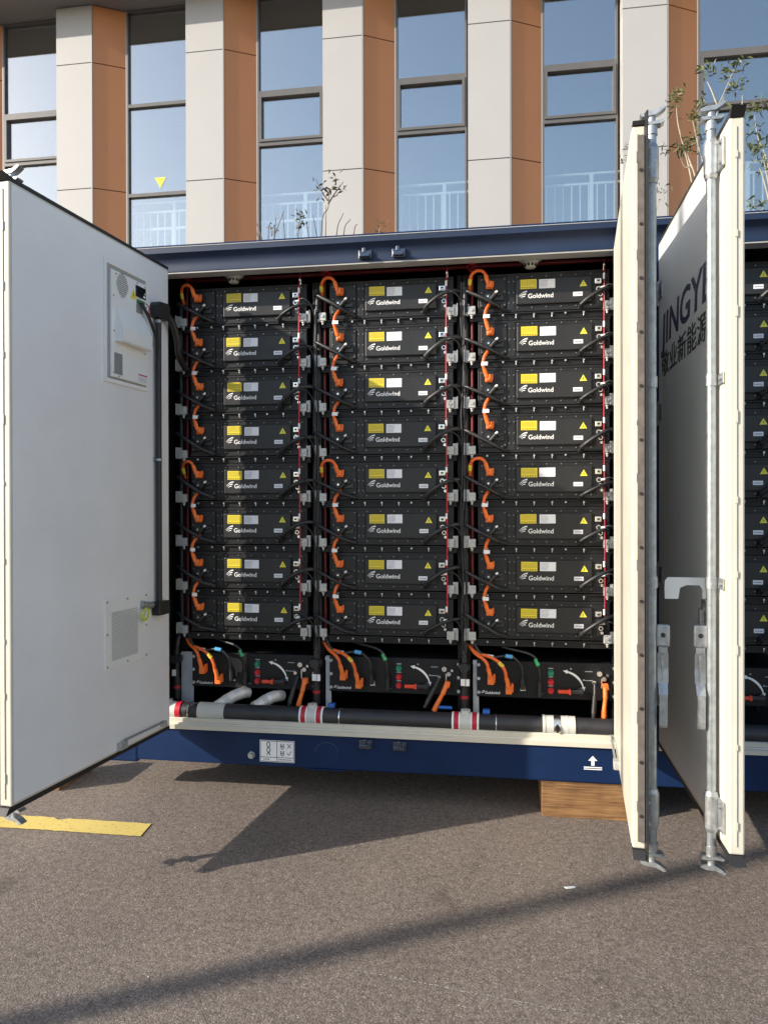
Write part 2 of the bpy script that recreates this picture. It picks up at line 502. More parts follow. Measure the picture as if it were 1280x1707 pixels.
# ------------------------------------------------------------------ office building
YC, YG = 5.47, 5.70
bld = thing('office_building', 'office building with cream and orange fin panels between tall reflective windows', 'building', (0, YC, 0))
CX = [-5.951 + 1.831 * k for k in range(-3, 10)]
JZ = [0.02, 0.85, 2.52, 4.19, 5.86, 7.53, 8.295]
gap = 0.006
def P_panel(pts, z0, z1):
    """thin sheet along the 2-point plan line, 18 mm thick behind"""
    (x0, y0), (x1, y1) = pts
    d = Vector((x1 - x0, y1 - y0)).normalized(); n = Vector((-d.y, d.x)) * 0.018
    mb = MB()
    mb.prism([(x0 + d.x * .004, y0 + d.y * .004), (x1 - d.x * .004, y1 - d.y * .004), (x1 - d.x * .004 + n.x, y1 - d.y * .004 + n.y), (x0 + d.x * .004 + n.x, y0 + d.y * .004 + n.y)], 'z', z0, z1)
    return mb
panels = {}
for i in range(len(JZ) - 1):
    z0, z1 = JZ[i] + gap, JZ[i + 1] - gap
    panels[i] = (P_panel([(0, 0), (.512, 0)], z0, z1).mesh('cream_panel', 'creampanel'),
                 P_panel([(.522, .004), (.895, .2105)], z0, z1).mesh('orange_panel', 'orangepanel'),
                 P_panel([(0, .225), (0, .003)], z0, z1).mesh('return_panel', 'creampanel'))
core = MB().prism([(.012, .014), (.509, .014), (.885, .222), (.012, .222)], 'z', 0, 8.294).mesh('column_core', 'dark')
tr = MB().prism([(.511, -.004), (.522, -.004), (.526, .002), (.516, .006)], 'z', 0, 8.294)
tr.prism([(.893, .205), (.905, .205), (.905, .24), (.893, .24)], 'z', 0, 8.294)
trm = tr.mesh('corner_trim', 'trim')
for x in CX:
    add_obj('column_core', core, None, bld, (x, 0, 0))
    add_obj('corner_trim', trm, None, bld, (x, 0, 0))
    for i in panels:
        for nm, me in zip(('cream_panel', 'orange_panel', 'return_panel'), panels[i]):
            add_obj(nm, me, None, bld, (x, 0, 0))

def window_meshes(kind):
    """window between column x+.905 and next column x+1.831 ; local origin at column x ; y local = YG-YC"""
    a, b = .907, 1.806
    y0, y1 = .20, .27
    fr = MB().frame(a, b, 0.03, 8.293, .022, y0, y1)
    sash = None; panes = []
    fr.box(a + .022, b - .022, y0, y1, 3.95, 4.30)
    if kind == 'sash':
        fr.box(a + .022, b - .022, y0, y1, 7.00, 7.055)
        fr.box(a + .022, b - .022, y0, y1, 6.335, 6.385)
        sash = MB().frame(a + .024, b - .024, 6.386, 6.999, .034, y0 - .015, y1 - .02)
        zs = [(.075, 3.95), (4.30, 6.335), (6.42, 6.965), (7.055, 8.25)]
    else:
        fr.box(a + .022, b - .022, y0, y1, 6.99, 7.035)
        fr.box(a + .022, b - .022, y0, y1, 5.785, 5.83)
        zs = [(.075, 3.95), (4.30, 5.785), (5.83, 6.99), (7.035, 8.25)]
    for z0, z1 in zs:
        in_sash = kind == 'sash' and abs(z0 - 6.42) < .01
        e = .058 if in_sash else .022
        panes.append(MB().box(a + e, b - e, .24, .248, z0, z1).mesh('pane', 'glass'))
    return fr.mesh('window', 'alu'), (sash.mesh('sash', 'alu') if sash else None), panes
WM = {k: window_meshes(k) for k in ('sash', 'fixed')}
for k, x in enumerate(CX[:-1]):
    fr, sash, panes = WM['fixed' if k == 3 else 'sash']
    w = add_obj('window', fr, None, bld, (x, 0, 0))
    if sash: add_obj('sash', sash, None, w)
    for pm in panes:
        add_obj('pane', pm, None, w)
    if k == 3:
        # yellow rescue triangle on the glass with red lettering bars
        cx, cz = -4.583 - x, 5.985
        t = MB().prism([(cx - .077, cz + .055), (cx + .077, cz + .055), (cx, cz - .085)], 'y', .2365, .239)
        add_obj('rescue_triangle', t, 'signyellow', w)
        q = MB()
        for dx, dz, ww, hh in ((-.03, .028, .012, .03), (-.008, .028, .012, .03), (.018, .028, .018, .03), (-.012, -.012, .01, .034), (.006, -.012, .012, .034)):
            q.box(cx + dx, cx + dx + ww * .45, .2355, .2362, cz + dz - hh / 2, cz + dz + hh / 2)
            q.box(cx + dx, cx + dx + ww, .2355, .2362, cz + dz + hh / 2 - .006, cz + dz + hh / 2)
        add_obj('print', q, 'inkolive', w)
X0, X1 = CX[0] - 1, CX[-1] + 1
add_obj('soffit', MB().box(X0, X1, -.42, .30, 8.30, 8.36), 'soffit', bld)
add_obj('fascia', MB().box(X0, X1, -.44, -.421, 8.29, 12.5), 'creampanel', bld)
add_obj('roof', MB().box(X0, X1, -.42, 9, 12.5, 12.7), 'soffit', bld)
add_obj('interior_floor', MB().box(X0, X1, .30, 7, 4.0, 4.28), 'interior', bld)
add_obj('interior_ceiling', MB().box(X0, X1, .30, 7, 8.26, 8.36), 'interior', bld)
add_obj('interior_wall', MB().box(X0, X1, 3.2, 3.4, 0, 8.26), 'interior', bld)
add_obj('back_wall', MB().box(X0, X1, 7, 7.3, 0, 12.5), 'creampanel', bld)
add_obj('end_wall', MB().box(X0, X0 + .2, .3, 7, 0, 12.5), 'creampanel', bld)
add_obj('end_wall', MB().box(X1 - .2, X1, .3, 7, 0, 12.5), 'creampanel', bld)

rail = thing('guard_railing', 'white guard railing standing behind the office windows', 'railing', (0, 5.835, 4.28))
add_obj('handrail', MB().cyl((X0 + 1, 0, 1.47), (X1 - 1, 0, 1.47), .016), 'railwhite', rail)
add_obj('lower_rail', MB().box(-6.0, -2.2, -.012, .012, 1.10, 1.135), 'railwhite', rail)
add_obj('middle_rail', MB().box(X0 + 1, X1 - 1, -.012, .012, 1.335, 1.36), 'railwhite', rail)
bal = MB().box(-.0075, .0075, -.0075, .0075, .06, 1.337).mesh('baluster', 'railwhite')
pst = MB().box(-.022, .022, -.014, .014, 0, 1.465).mesh('railing_post', 'railwhite')
for k, x in enumerate(CX[1:9]):
    for j in range(9):
        add_obj('baluster', bal, None, rail, (x + .96 + .103 * j, 0, 0))
    add_obj('railing_post', pst, None, rail, (x + .96 + .103 * 6.5 - .12, 0, 0))

# ------------------------------------------------------------------ container
con = thing('battery_container', 'navy blue battery container with its cream doors open wide on wooden blocks', 'container')
CL, CR, CD = -2.22, 3.84, 2.44
OP = [(-1.895, .615), (.785, 3.2)]
def part(name, mb, m, parent=con, **k): return add_obj(name, mb, m, parent, **k)
# header rail with a lip
hprof = [(.12, 2.8965), (0, 2.897), (.005, 2.915), (.006, 2.935), (.002, 2.955), (-.010, 2.973), (-.026, 2.985), (-.0345, 2.992), (-.034, 3.0215), (.14, 3.0215)]
hm = MB()
for i in range(len(hprof) - 1):
    (ya, za), (yb, zb) = hprof[i], hprof[i + 1]
    hm.add([(CL, ya, za), (CL, yb, zb), (CR, yb, zb), (CR, ya, za)], [(0, 3, 2, 1)], smooth=False)
hm = hm.mesh('header_rail', 'navysheen')
bmh = bmesh.new(); bmh.from_mesh(hm); bmesh.ops.remove_doubles(bmh, verts=bmh.verts[:], dist=1e-5)
for f in bmh.faces: f.smooth = True
for e in bmh.edges:
    if len(e.link_faces) == 2 and e.calc_face_angle() > R(50): e.smooth = False
bmesh.ops.recalc_face_normals(bmh, faces=bmh.faces[:]); bmh.to_mesh(hm); bmh.free()
part('header_rail', hm, None)
lp = MB().box(CL, CR, -.036, .01, 3.0218, 3.0250); part('roof_lip', lp, 'greyframe')
part('roof', MB().box(CL, CR, .01, CD, 3.0225, 3.05), 'navy')
part('bottom_rail', MB().box(CL, CR, 0, .12, .175, .36, .006), 'navy')
part('underframe', MB().box(CL + .1, CR - .1, .13, CD, .2, .34), 'blackdark')
part('back_wall', MB().box(CL, CR, CD - .06, CD, .36, 3.0), 'navy')
part('side_wall', MB().box(CL, CL + .06, .12, CD - .07, .36, 3.0), 'navy')
part('side_wall', MB().box(CR - .06, CR, .12, CD - .07, .36, 3.0), 'navy')
part('corner_post', MB().box(CL, OP[0][0] - .012, -.004, .119, .361, 2.896, .004), 'navy')
part('centre_post', MB().box(OP[0][1] + .012, OP[1][0] - .012, -.004, .119, .361, 2.896, .004), 'navy')
part('corner_post', MB().box(OP[1][1] + .012, CR, -.004, .119, .361, 2.896, .004), 'navy')
part('interior_floor', MB().box(CL + .07, CR - .07, .121, CD - .07, .345, .372), 'liner')
part('interior_ceiling', MB().box(CL + .07, CR - .07, .141, CD - .07, 2.985, 3.01), 'liner')
part('interior_back', MB().box(CL + .07, CR - .07, .95, .97, .372, 2.98), 'liner')
part('interior_side', MB().box(OP[0][0] - .07, OP[0][0] - .06, .125, .94, .373, 2.98), 'liner')
part('interior_side', MB().box(.672, .684, .125, .94, .373, 2.98), 'liner')
for (a, b) in OP:
    sl = MB().prism([(-.016, .361), (-.016, .384), (-.006, .388), (-.004, .394), (.006, .396), (.006, .414), (.012, .418), (.10, .418), (.10, .361)], 'x', a - .03, b + .03)
    part('door_sill', sl, 'cream')
    fr = MB().box(a - .01, b + .01, .004, .09, 2.888, 2.896)
    fr.box(a - .011, a + .003, .0, .018, .4185, 2.888); fr.box(b - .003, b + .011, .0, .018, .4185, 2.888)
    part('door_frame', fr, 'greyframe')
for x in (CL, CR - .178):
    for z in (.16, 2.958):
        part('corner_casting', MB().box(x, x + .178, -.005 if z < 1 else -.037, .16, z - (.0 if z < 1 else .06), z + (.118 if z < 1 else .06), .012), 'navy')

# lashing lugs
def lug():
    mb = MB().box(-.036, .036, -.012, -.0005, -.026, .020, .003)
    mb.box(-.03, .028, -.034, -.011, -.022, .002, .004)
    mb.box(-.012, .008, -.030, -.011, .002, .028, .003)
    mb.cyl((.018, -.038, -.008), (.018, -.011, -.008), .012)
    return mb.mesh('lashing_lug', 'navy')
M['lug'] = mat('glossy dark lug', (0.012, 0.02, 0.045), 0.16, spec=0.9, coat=0.6)
lm = lug(); lm.materials[0] = M['lug']
for x, z in ((-.739, 2.936), (-.559, 2.936), (-.742, .325), (-.558, .323)):
    add_obj('lashing_lug', lm, None, con, (x, 0, z))
part('earth_bolt', MB().cyl((-1.376, -.03, .235), (-1.376, 0, .235), .014, n=10).cyl((-1.376, -.012, .235), (-1.376, 0, .235), .021, n=6), 'zinc')
cc = MB().cyl((-.955, -.004, .254), (-.955, 0, .254), .068, n=28)
part('drain_cover', cc, 'navy')
rg = MB()
for k in range(22):
    t0, t1 = math.pi * (.05 + .9 * k / 22), math.pi * (.05 + .9 * (k + 1) / 22)
    rg.add([(-.955 + math.cos(t) * q, -.0052, .254 + math.sin(t) * q) for t, q in ((t0, .066), (t0, .069), (t1, .069), (t1, .066))], [(0, 1, 2, 3)])
M['navypale'] = mat('paler navy paint', (0.035, 0.058, 0.11), 0.5)  # paler navy for the arc along the upper edge of the round cover
part('cover_arc', rg, 'navypale')
part('step_plate', MB().box(-1.07, -.85, -.012, .0, .172, .178), 'navy')
# sticker with lifting pictograms
stk = part('lifting_sticker', MB().box(-1.331, -1.136, -.0025, -.0005, .2, .318), 'label')
ik = MB()
def ring(mb, cx, cz, rx, rz, w, y=-.0032, n=18, t0=0, t1=2 * math.pi):
    for k in range(n):
        a, b = t0 + (t1 - t0) * k / n, t0 + (t1 - t0) * (k + 1) / n
        mb.add([(cx + math.cos(t) * (rx - q), y, cz + math.sin(t) * (rz - q)) for t, q in ((a, 0), (b, 0), (b, w), (a, w))], [(0, 1, 2, 3)])
def seg(mb, x0, z0, x1, z1, w, y=-.0032):
    d = Vector((x1 - x0, z1 - z0)).normalized(); n = Vector((-d.y, d.x)) * w / 2
    mb.add([(x0 + n.x, y, z0 + n.y), (x0 - n.x, y, z0 - n.y), (x1 - n.x, y, z1 - n.y), (x1 + n.x, y, z1 + n.y)], [(0, 1, 2, 3)])
for s_ in ((-1.327, .204, -1.14, .204), (-1.327, .314, -1.14, .314), (-1.327, .226, -1.14, .226)): seg(ik, *s_, .003)
for x in (-1.327, -1.234, -1.14): seg(ik, x, .204, x, .314, .003)
for z in (.295, .266, ): ring(ik, -1.281, z, .011, .016, .005)
ring(ik, -1.281, .236, .011, .016, .005, t0=0, t1=math.pi)
for z in (.290, .252):
    seg(ik, -1.212, z - .014, -1.212, z + .012, .004); seg(ik, -1.196, z - .014, -1.196, z + .012, .004)
    seg(ik, -1.212, z - .002, -1.196, z - .002, .004); seg(ik, -1.207, z - .016, -1.2, z - .016, .006); seg(ik, -1.204, z - .016, -1.204, z + .012, .002)
seg(ik, -1.175, .278, -1.155, .301, .0035); seg(ik, -1.175, .301, -1.155, .278, .0035)
seg(ik, -1.176, .252, -1.167, .240, .0035); seg(ik, -1.167, .240, -1.153, .263, .0035)
for x0, n in ((-1.31, 4), (-1.225, 8)):
    for i in range(n): seg(ik, x0 + i * .0095, .215, x0 + i * .0095 + .006, .215, .006)
add_obj('pictogram', ik, 'ink', stk)
arr = MB().prism([(.434, .315), (.456, .291), (.442, .291), (.442, .266), (.426, .266), (.426, .291), (.412, .291)], 'y', -.003, -.0005)
arr.box(.389, .479, -.003, -.0005, .254, .259); arr.box(.389, .479, -.003, -.0005, .245, .249)
part('lifting_arrow', arr, 'whiteprint')

# ------------------------------------------------------------------ doors
def cam_end(x, y, z, s):
    """cam hook at a rod end; s = +1 top, -1 bottom"""
    mb = MB()
    mb.cyl((x, y, z - s * .005), (x, y, z + s * .03), .021, .019)
    a = z + s * .028
    mb.prism([(y - .036, a + s * .010), (y - .030, a), (y + .030, a), (y + .042, a + s * .008), (y + .036, a + s * .014), (y + .012, a + s * .010), (y - .02, a + s * .012)], 'x', x - .02, x + .02)
    mb.cyl((x, y, a + s * .006), (x, y, a + s * .042), .015, .013)
    a = z + s * .064
    mb.prism([(y - .040, a + s * .004), (y - .034, a - s * .005), (y + .012, a - s * .002), (y + .030, a + s * .008), (y + .048, a + s * .022), (y + .040, a + s * .028), (y + .012, a + s * .014), (y - .02, a + s * .012)], 'x', x - .017, x + .017)
    return mb

def make_door(name_label, loc, u, width, z0, z1, y0, y1, outer):
    """door leaf in local coords: x from hinge to free edge, y across; outer = -1 or +1 side carrying the rods"""
    d = add_obj('door', MB().box(-.028, width, y0, y1, z0, z1, .006), 'cream', con, loc)
    d.rotation_euler = (0, 0, math.atan2(u[1], u[0]))
    d['label'] = name_label
    inn = y0 if outer > 0 else y1          # inner face
    out = y1 if outer > 0 else y0
    # rubber gasket round the top, bottom and free edge
    ym = (y0 + y1) / 2
    for poly in ([(-.03, z1 + .001), (width + .006, z1 + .001), (width + (.03 if outer < 0 else .012), z1 + (.026 if outer < 0 else .013)), (width - .03, z1 + (.018 if outer < 0 else .012)), (-.03, z1 + .015)],
                 [(-.03, z0 - .001), (width + .012, z0 - .001), (width + .03, z0 - .028), (width - .03, z0 - .022), (-.03, z0 - .017)]):
        add_obj('gasket', MB().prism(poly, 'y', y0 + .002, y1 - .002), 'rubber', d)
    iskin = (inn - .0025, inn - .0004) if outer > 0 else (inn + .0004, inn + .0025)
    add_obj('inner_skin', MB().box(-.015, width - .012, iskin[0], iskin[1], z0 + .012, z1 - .012), 'doorskin' if outer < 0 else 'cream', d)
    gl = MB().box(width + .0005, width + .004, ym - .004, ym - .001, z0 + .03, z1 - .03)
    r3 = random.Random(int(width * 1000) + outer)
    for i in range(9):
        zz = z0 + (z1 - z0) * (i + .5) / 9 + r3.uniform(-.05, .05)
        gl.box(width + .0005, width + .006, ym - .007, ym + .002, zz - .012, zz + r3.uniform(.004, .03))
    add_obj('edge_bead', gl, 'rubbergrey' if outer > 0 else 'cream', d)
    add_obj('lightened_outer_skin', MB().box(.0, width - .062, out, out + outer * .0018, z0 + .02, z1 - .02), 'outerskin', d)  # skin lightened to bounce more light into the shaded gap between doors
    # lock rod, brackets, clamps, handle
    ry = out + outer * .030
    rx = width - .115
    rod = MB().cyl((rx, ry, z0 - .035), (rx, ry, z1 + .03), .0168, n=16)
    add_obj('lock_rod', rod, 'galv', d)
    add_obj('cam_hook', cam_end(rx, ry, z1 + .018, 1), 'zinc', d)
    add_obj('cam_hook', cam_end(rx, ry, z0 - .025, -1), 'zinc', d)
    for (za, zb) in ((z1 - .145, z1 - .035), (z0 + .045, z0 + .16)):
        b = MB().cyl((rx, ry, za), (rx, ry, zb), .025, n=16)
        b.cyl((rx, ry, za - .014), (rx, ry, za), .020, .024, n=16).cyl((rx, ry, zb), (rx, ry, zb + .014), .024, .020, n=16)
        b.box(rx - .02, rx + .075, out + outer * .001, out + outer * .012, za + .004, zb - .004, .004)
        for zz in (za + .02, zb - .02):
            b.cyl((rx + .058, out + outer * .010, zz), (rx + .058, out + outer * .02, zz), .008, n=6)
        add_obj('rod_bracket', b, 'zinc', d)
    for zz in (2.03, 1.315):
        b = MB().cyl((rx, ry, zz - .02), (rx, ry, zz + .02), .0205, n=16)
        b.box(rx + .005, rx + .068, out + outer * .001, out + outer * .008, zz - .02, zz + .02, .003)
        b.cyl((rx + .05, out + outer * .008, zz), (rx + .05, out + outer * .017, zz), .008, n=6)
        add_obj('rod_clamp', b, 'zinc', d)
    hy = ry + outer * .037
    h = MB().box(rx - .012, rx + .012, hy - .024, hy + .024, 1.085, 1.165, .008)
    h.box(rx - .008, rx + .008, ry, hy, 1.10, 1.15)
    h.box(rx - .006, rx + .009, hy - .016, hy + .016, 1.062, 1.086, .003)
    def slab(poly, w):
        h.prism(poly, 'y', hy - w, hy + w)
    slab([(rx - .006, 1.064), (rx + .006, 1.064), (rx + .002, 1.01), (rx + .006, .957), (rx - .006, .952), (rx - .010, 1.01)], .0185)
    slab([(rx - .006, .957), (rx + .006, .957), (rx + .024, .918), (rx + .013, .914)], .0155)
    slab([(rx + .013, .918), (rx + .024, .918), (rx + .022, .81), (rx + .018, .80), (rx + .012, .80)], .0135)
    h.prism([(hy - .007, 1.055), (hy - .0015, .965), (hy + .004, 1.055)], 'x', rx + .001, rx + .0105)
    hp_ = add_obj('pivot_pin', MB().cyl((rx + .0115, hy, 1.128), (rx + .0145, hy, 1.128), .0085, n=12), 'ink', d)
    add_obj('handle', h, 'zinc', d)
    # hinge knuckles
    for zz in (z0 + .25, (z0 + z1) / 2 - .4, (z0 + z1) / 2 + .4, z1 - .25):
        hb = MB().cyl((-.012, out, zz - .06), (-.012, out, zz + .06), .014, n=10)
        hb.box(-.01, .09, out, out + outer * .006, zz - .04, zz + .04)
        add_obj('hinge', hb, 'zinc', d)
    # door stay bar near the bottom on the inner face
    iy = inn - outer * .001
    add_obj('stay_block', MB().box(.04, .075, iy, iy - outer * .026, z0 + .022, z0 + .05, .004), 'zincbr', d)
    add_obj('stay_block', MB().box(.405, .465, iy, iy - outer * .026, z0 + .012, z0 + .05, .004), 'zincbr', d)
    add_obj('stay_bar', MB().cyl((.06, iy - outer * .018, z0 + .047), (.42, iy - outer * .018, z0 + .053), .0055, n=8), 'plategrey', d)
    return d

doorL = make_door('pale grey open door carrying a cooling unit and black conduit', (-1.828, -.085, 0), (-.1054, -.9944), 1.165, .390, 2.892, -.055, 0, -1)
doorA = make_door('open cream door seen from its sunlit inner edge', (.536, -.045, 0), (-.0868, -.9962), 1.235, .402, 2.897, 0, .045, 1)
doorB = make_door('open door lettered on its shaded outer face', (.752, -.045, 0), (-.0073, -1.0), 1.24, .405, 2.897, 0, .05, -1)

# grey strip of rubber screwed to the free edge of the cream door
rs = MB().box(1.2355, 1.246, .018, .040, .43, 2.86)
add_obj('edge_seal', rs, 'rubbergrey', doorA)
fin = MB().prism([(1.236, .041), (1.262, .047), (1.262, .052), (1.236, .0465)], 'z', .37, 2.935)
add_obj('seal_fin', fin, 'rubber', doorA)
sc = MB()
for i in range(13): sc.cyl((1.2455, .029, .52 + i * .185), (1.249, .029, .52 + i * .185), .006, n=8)
add_obj('screw', sc, 'rubber', doorA, kind='stuff')
# embossed rib on inner face of cream door
rib = MB().box(.10, .125, -.007, -.003, .45, 2.85)
add_obj('panel_rib', rib, 'cream', doorA)

# lettering on the shaded door (local x runs from hinge to free edge, outer face y=0 looking to -y)
l1 = text_mesh('JINGYE', .208, 'letter', bold=.016, ext=.0006, shear=.10, sx=1.0)
w = max(v.co.x for v in l1.vertices); k = .94 / w
for v in l1.vertices: v.co.x *= k
add_obj('lettering', upright(l1, .085, -.0030, 2.365), None, doorB)
l2 = text_mesh('敬业新能源', .125, 'ink', bold=.006, ext=.0006)
w = max(v.co.x for v in l2.vertices); k = .90 / w
for v in l2.vertices: v.co.x *= k
add_obj('lettering', upright(l2, .07, -.0030, 2.225), None, doorB)
# lock guard plate between the two doors, facing the free edges
lp = MB().prism([(-.175, 1.25), (-.175, 1.315), (-.165, 1.328), (-.02, 1.328), (-.006, 1.318), (-.006, 1.252), (-.045, 1.252), (-.045, 1.285), (-.055, 1.30), (-.10, 1.30), (-.122, 1.29), (-.128, 1.25)], 'x', 1.06, 1.066)
lp.box(.98, 1.06, -.012, -.006, 1.26, 1.32)
add_obj('lock_plate', lp, 'acwhite', doorB)
kp = MB().box(.88, .95, -.008, -.001, 1.17, 1.23, .004).cyl((.95, -.02, 1.20), (.95, -.001, 1.20), .018, n=10).box(.93, .96, -.03, -.012, 1.14, 1.20, .004)
add_obj('padlock_hasp', kp, 'zinc', doorB)

# vent grille and small sticker on the grey door (inner face y=0, looking to +y, local x from hinge to free edge)
vc = add_obj('vent_cover', MB().box(.198, .56, .001, .008, .808, 1.15, .003), 'acwhite', doorL)
mm = MB()
for i in range(30):
    for j in range(30):
        xx, zz = .29 + .22 * (i + .5 * (j % 2)) / 30, .85 + .235 * j / 30
        mm.add([(xx, .0088, zz), (xx + .0042, .0088, zz), (xx + .0042, .0088, zz + .0045), (xx, .0088, zz + .0045)], [(0, 1, 2, 3)])
add_obj('perforation', mm, 'plategrey', vc, kind='stuff')
sc = MB()
for x in (.215, .38, .545):
    for z in (.825, .98, 1.135):
        if (x, z) != (.38, .98): sc.cyl((x, .008, z), (x, .011, z), .006, n=8)
add_obj('screw', sc, 'greyframe', vc, kind='stuff')
stx = add_obj('sticker', MB().box(1.055, 1.08, .001, .0016, 1.052, 1.067), 'label', doorL)
add_obj('print', MB().box(1.058, 1.077, .0017, .0019, 1.06, 1.065), 'inkgrey', stx)

def on_doorL(x, y, z):
    ux, uy = -.1054, -.9944
    return (-1.828 + ux * x - uy * y, -.085 + uy * x + ux * y, z)
LROT = math.atan2(-.9944, -.1054)
# cooling unit set into the door
ac = thing('cooling_unit', 'flat white cooling unit with display and hood set into the grey door', 'cooling unit', on_doorL(0, 0, 2.19), LROT)
fr = MB().frame(.192, .562, 0, .585, .018, .001, .012)
add_obj('flange', fr, 'acwhite', ac)
add_obj('back_plate', MB().box(.212, .542, .001, .004, .02, .565), 'greyframe', ac)
add_obj('front_panel', MB().box(.212, .515, .004, .018, .028, .545, .003), 'acwhite', ac)
gm = MB()
for i in range(-6, 7):
    for j in range(-6, 7):
        if i * i + j * j <= 38:
            x, z = .428 + i * .0075, .487 + j * .0095
            gm.box(x - .0022, x + .0022, .0178, .0186, z - .003, z + .003)
add_obj('fan_grille', gm, 'ink', ac, kind='stuff')
add_obj('terminal_plate', MB().box(.256, .31, .0178, .021, .385, .43), 'plategrey', ac)
ds = add_obj('display', MB().box(.228, .316, .0178, .023, .465, .522, .002), 'screen', ac)
add_obj('indicator', MB().box(.234, .254, .0228, .0236, .472, .482).box(.234, .244, .0228, .0236, .49, .496), 'label', ds)
tri = MB().prism([(.36, .445), (.306, .445), (.333, .497)], 'y', .0178, .0188)
tr_ = add_obj('warning_triangle', tri, 'signyellow', ac)
add_obj('print', MB().prism([(.337, .451), (.329, .467), (.334, .467), (.330, .484), (.339, .464), (.333, .464)], 'y', .0189, .0193), 'ink', tr_)
hd = MB().prism([(.0178, .375), (.024, .362), (.054, .285), (.062, .272), (.062, .205), (.054, .198), (.0178, .205)], 'x', .232, .486)
add_obj('hood', hd, 'acwhite', ac)
add_obj('name_plate', MB().box(.43, .496, .0178, .019, .045, .148), 'plategrey', ac)
lb = add_obj('caution_label', MB().box(.207, .300, .0178, .0187, .034, .082), 'label', ac)
add_obj('print', MB().box(.215, .292, .0188, .019, .07, .077), 'inkred', lb)
pr = MB()
for i in range(4): pr.box(.22, .288, .0188, .019, .04 + i * .007, .042 + i * .007)
add_obj('print', pr, 'inkgrey', lb)
add_obj('terminal', MB().box(.252, .308, .0178, .028, .432, .452, .002).box(.256, .304, .028, .034, .436, .448), 'pcbgreen', ac)
sc = MB()
for x, z in ((.5, .05), (.5, .25), (.5, .42), (.48, .53), (.3, .535), (.23, .53), (.22, .43), (.4, .36), (.23, .19), (.46, .035)):
    sc.cyl((x, .0175, z), (x, .0205, z), .005, n=8)
add_obj('screw', sc, 'greyframe', ac, kind='stuff')
cb = MB().tube([(.285, .035, .435), (.27, .045, .40), (.24, .045, .375), (.185, .04, .32), (.15, .036, .28), (.128, .03, .24)], .009, sub=5)
cbo = thing('cooling_unit_cable', 'short black cable sleeve from the cooling unit terminal to the conduit', 'cable', on_doorL(0, 0, 2.19), LROT)
add_obj('sleeve', cb, 'hose', cbo)
wr = MB().tube([(.262, .042, .44), (.245, .052, .42), (.25, .05, .395), (.225, .05, .388)], .003, n=6)
add_obj('wire', wr, 'redband', cbo)

cd = thing('cable_conduit', 'tall black conduit with corner boxes fixed up the grey door', 'conduit', on_doorL(0, 0, 1.02), LROT)
add_obj('pipe', MB().cyl((.118, .026, .03), (.118, .026, 1.60), .0155, n=14), 'hose', cd)
add_obj('upper_box', MB().prism([(.162, 1.57), (.162, 1.63), (.15, 1.648), (.07, 1.655), (.05, 1.64), (.05, 1.59), (.08, 1.56)], 'y', .002, .056), 'hose', cd)
add_obj('lower_box', MB().box(.05, .155, .002, .052, .0, .072, .006).cyl((.155, .026, .05), (.185, .026, .06), .018, n=10), 'hose', cd)
add_obj('pipe_clip', MB().cyl((.118, .026, .815), (.118, .026, .827), .0175, n=14).box(.095, .14, .001, .012, .812, .83), 'zinc', cd)
add_obj('pipe_clip', MB().cyl((.118, .026, 1.545), (.118, .026, 1.56), .018, n=14), 'zinc', cd)
add_obj('bend', MB().tube([(.06, .035, 1.60), (.01, .045, 1.57), (-.04, .045, 1.49), (-.085, .03, 1.41), (-.20, .005, 1.36)], .019, n=12), 'hose', cd)
add_obj('gland', MB().cyl((.185, .026, .06), (.25, .02, .068), .016, n=12).cyl((.245, .02, .068), (.268, .014, .072), .021, n=6), 'zinc', cd)
er = MB()
P = [(.255 + math.cos(t) * .026, .034, .025 + math.sin(t) * .026) for t in [2 * math.pi * k / 16 for k in range(17)]]
er.tube(P, .004, n=6, sub=1)
P = [(.26 + math.cos(t) * .034, .03, .03 + math.sin(t) * .04) for t in [math.pi * (1 + k / 10) for k in range(11)]]
er.tube(P, .004, n=6, sub=1)
add_obj('earth_wire', er, 'earth', cd)

# ------------------------------------------------------------------ racks and battery packs
PX = [-1.806, -.982, -.152, .748]           # case left edges
COLNAME = ['column nearest the grey door', 'middle column', 'column beside the cream door', 'column past the lettered door']
ORD = ['topmost', 'second', 'third', 'fourth', 'fifth', 'sixth', 'seventh', 'lowest']
Z0 = [2.643 - .253 * k for k in range(8)]
YF = .19                                    # front flange of the packs
PW, PH = .696, .209

def make_rack(ci):
    r = thing('battery_rack', 'black steel rack with zinc brackets of the ' + COLNAME[ci], 'rack', (PX[ci], YF, .372), group='battery racks')
    dz = -.372
    for x0, x1 in ((-.085, -.045), (.715, .738)):
        add_obj('upright', MB().box(x0, x1, .05, .10, 0, 2.50), 'blackdark', r)
        add_obj('upright', MB().box(x0, x1, .62, .66, 0, 2.50), 'blackdark', r)
    for k, z in enumerate(Z0):
        zz = z + dz
        sh = MB().box(-.044, .714, .0, .62, zz - .042, zz - .006).box(-.044, .714, -.012, -.0005, zz - .012, zz - .004)
        add_obj('shelf', sh, 'blackdark', r)
    return r
def bracket_mesh(side):
    s = side
    mb = MB().box(0, s * .028, -.014, -.006, -.012, .052).box(0, s * .004, -.040, -.006, -.012, .052)
    mb.box(s * .022, s * .062, -.030, -.008, -.010, .036, .003)
    mb.cyl((s * .042, -.036, .016), (s * .042, -.03, .016), .009, n=6)
    mb.cyl((s * .042, -.02, -.030), (s * .042, -.02, -.01), .006, n=8).cyl((s * .042, -.02, -.018), (s * .042, -.02, -.012), .011, n=6)
    return mb.mesh('bracket', 'zincbr')
BR = (bracket_mesh(1), bracket_mesh(-1))
bolt_m = MB()
for x in (.135, .205, .30, .395, .465, .56, .05): bolt_m.cyl((x, -.016, -.018), (x, -.0, -.018), .0055, n=6)
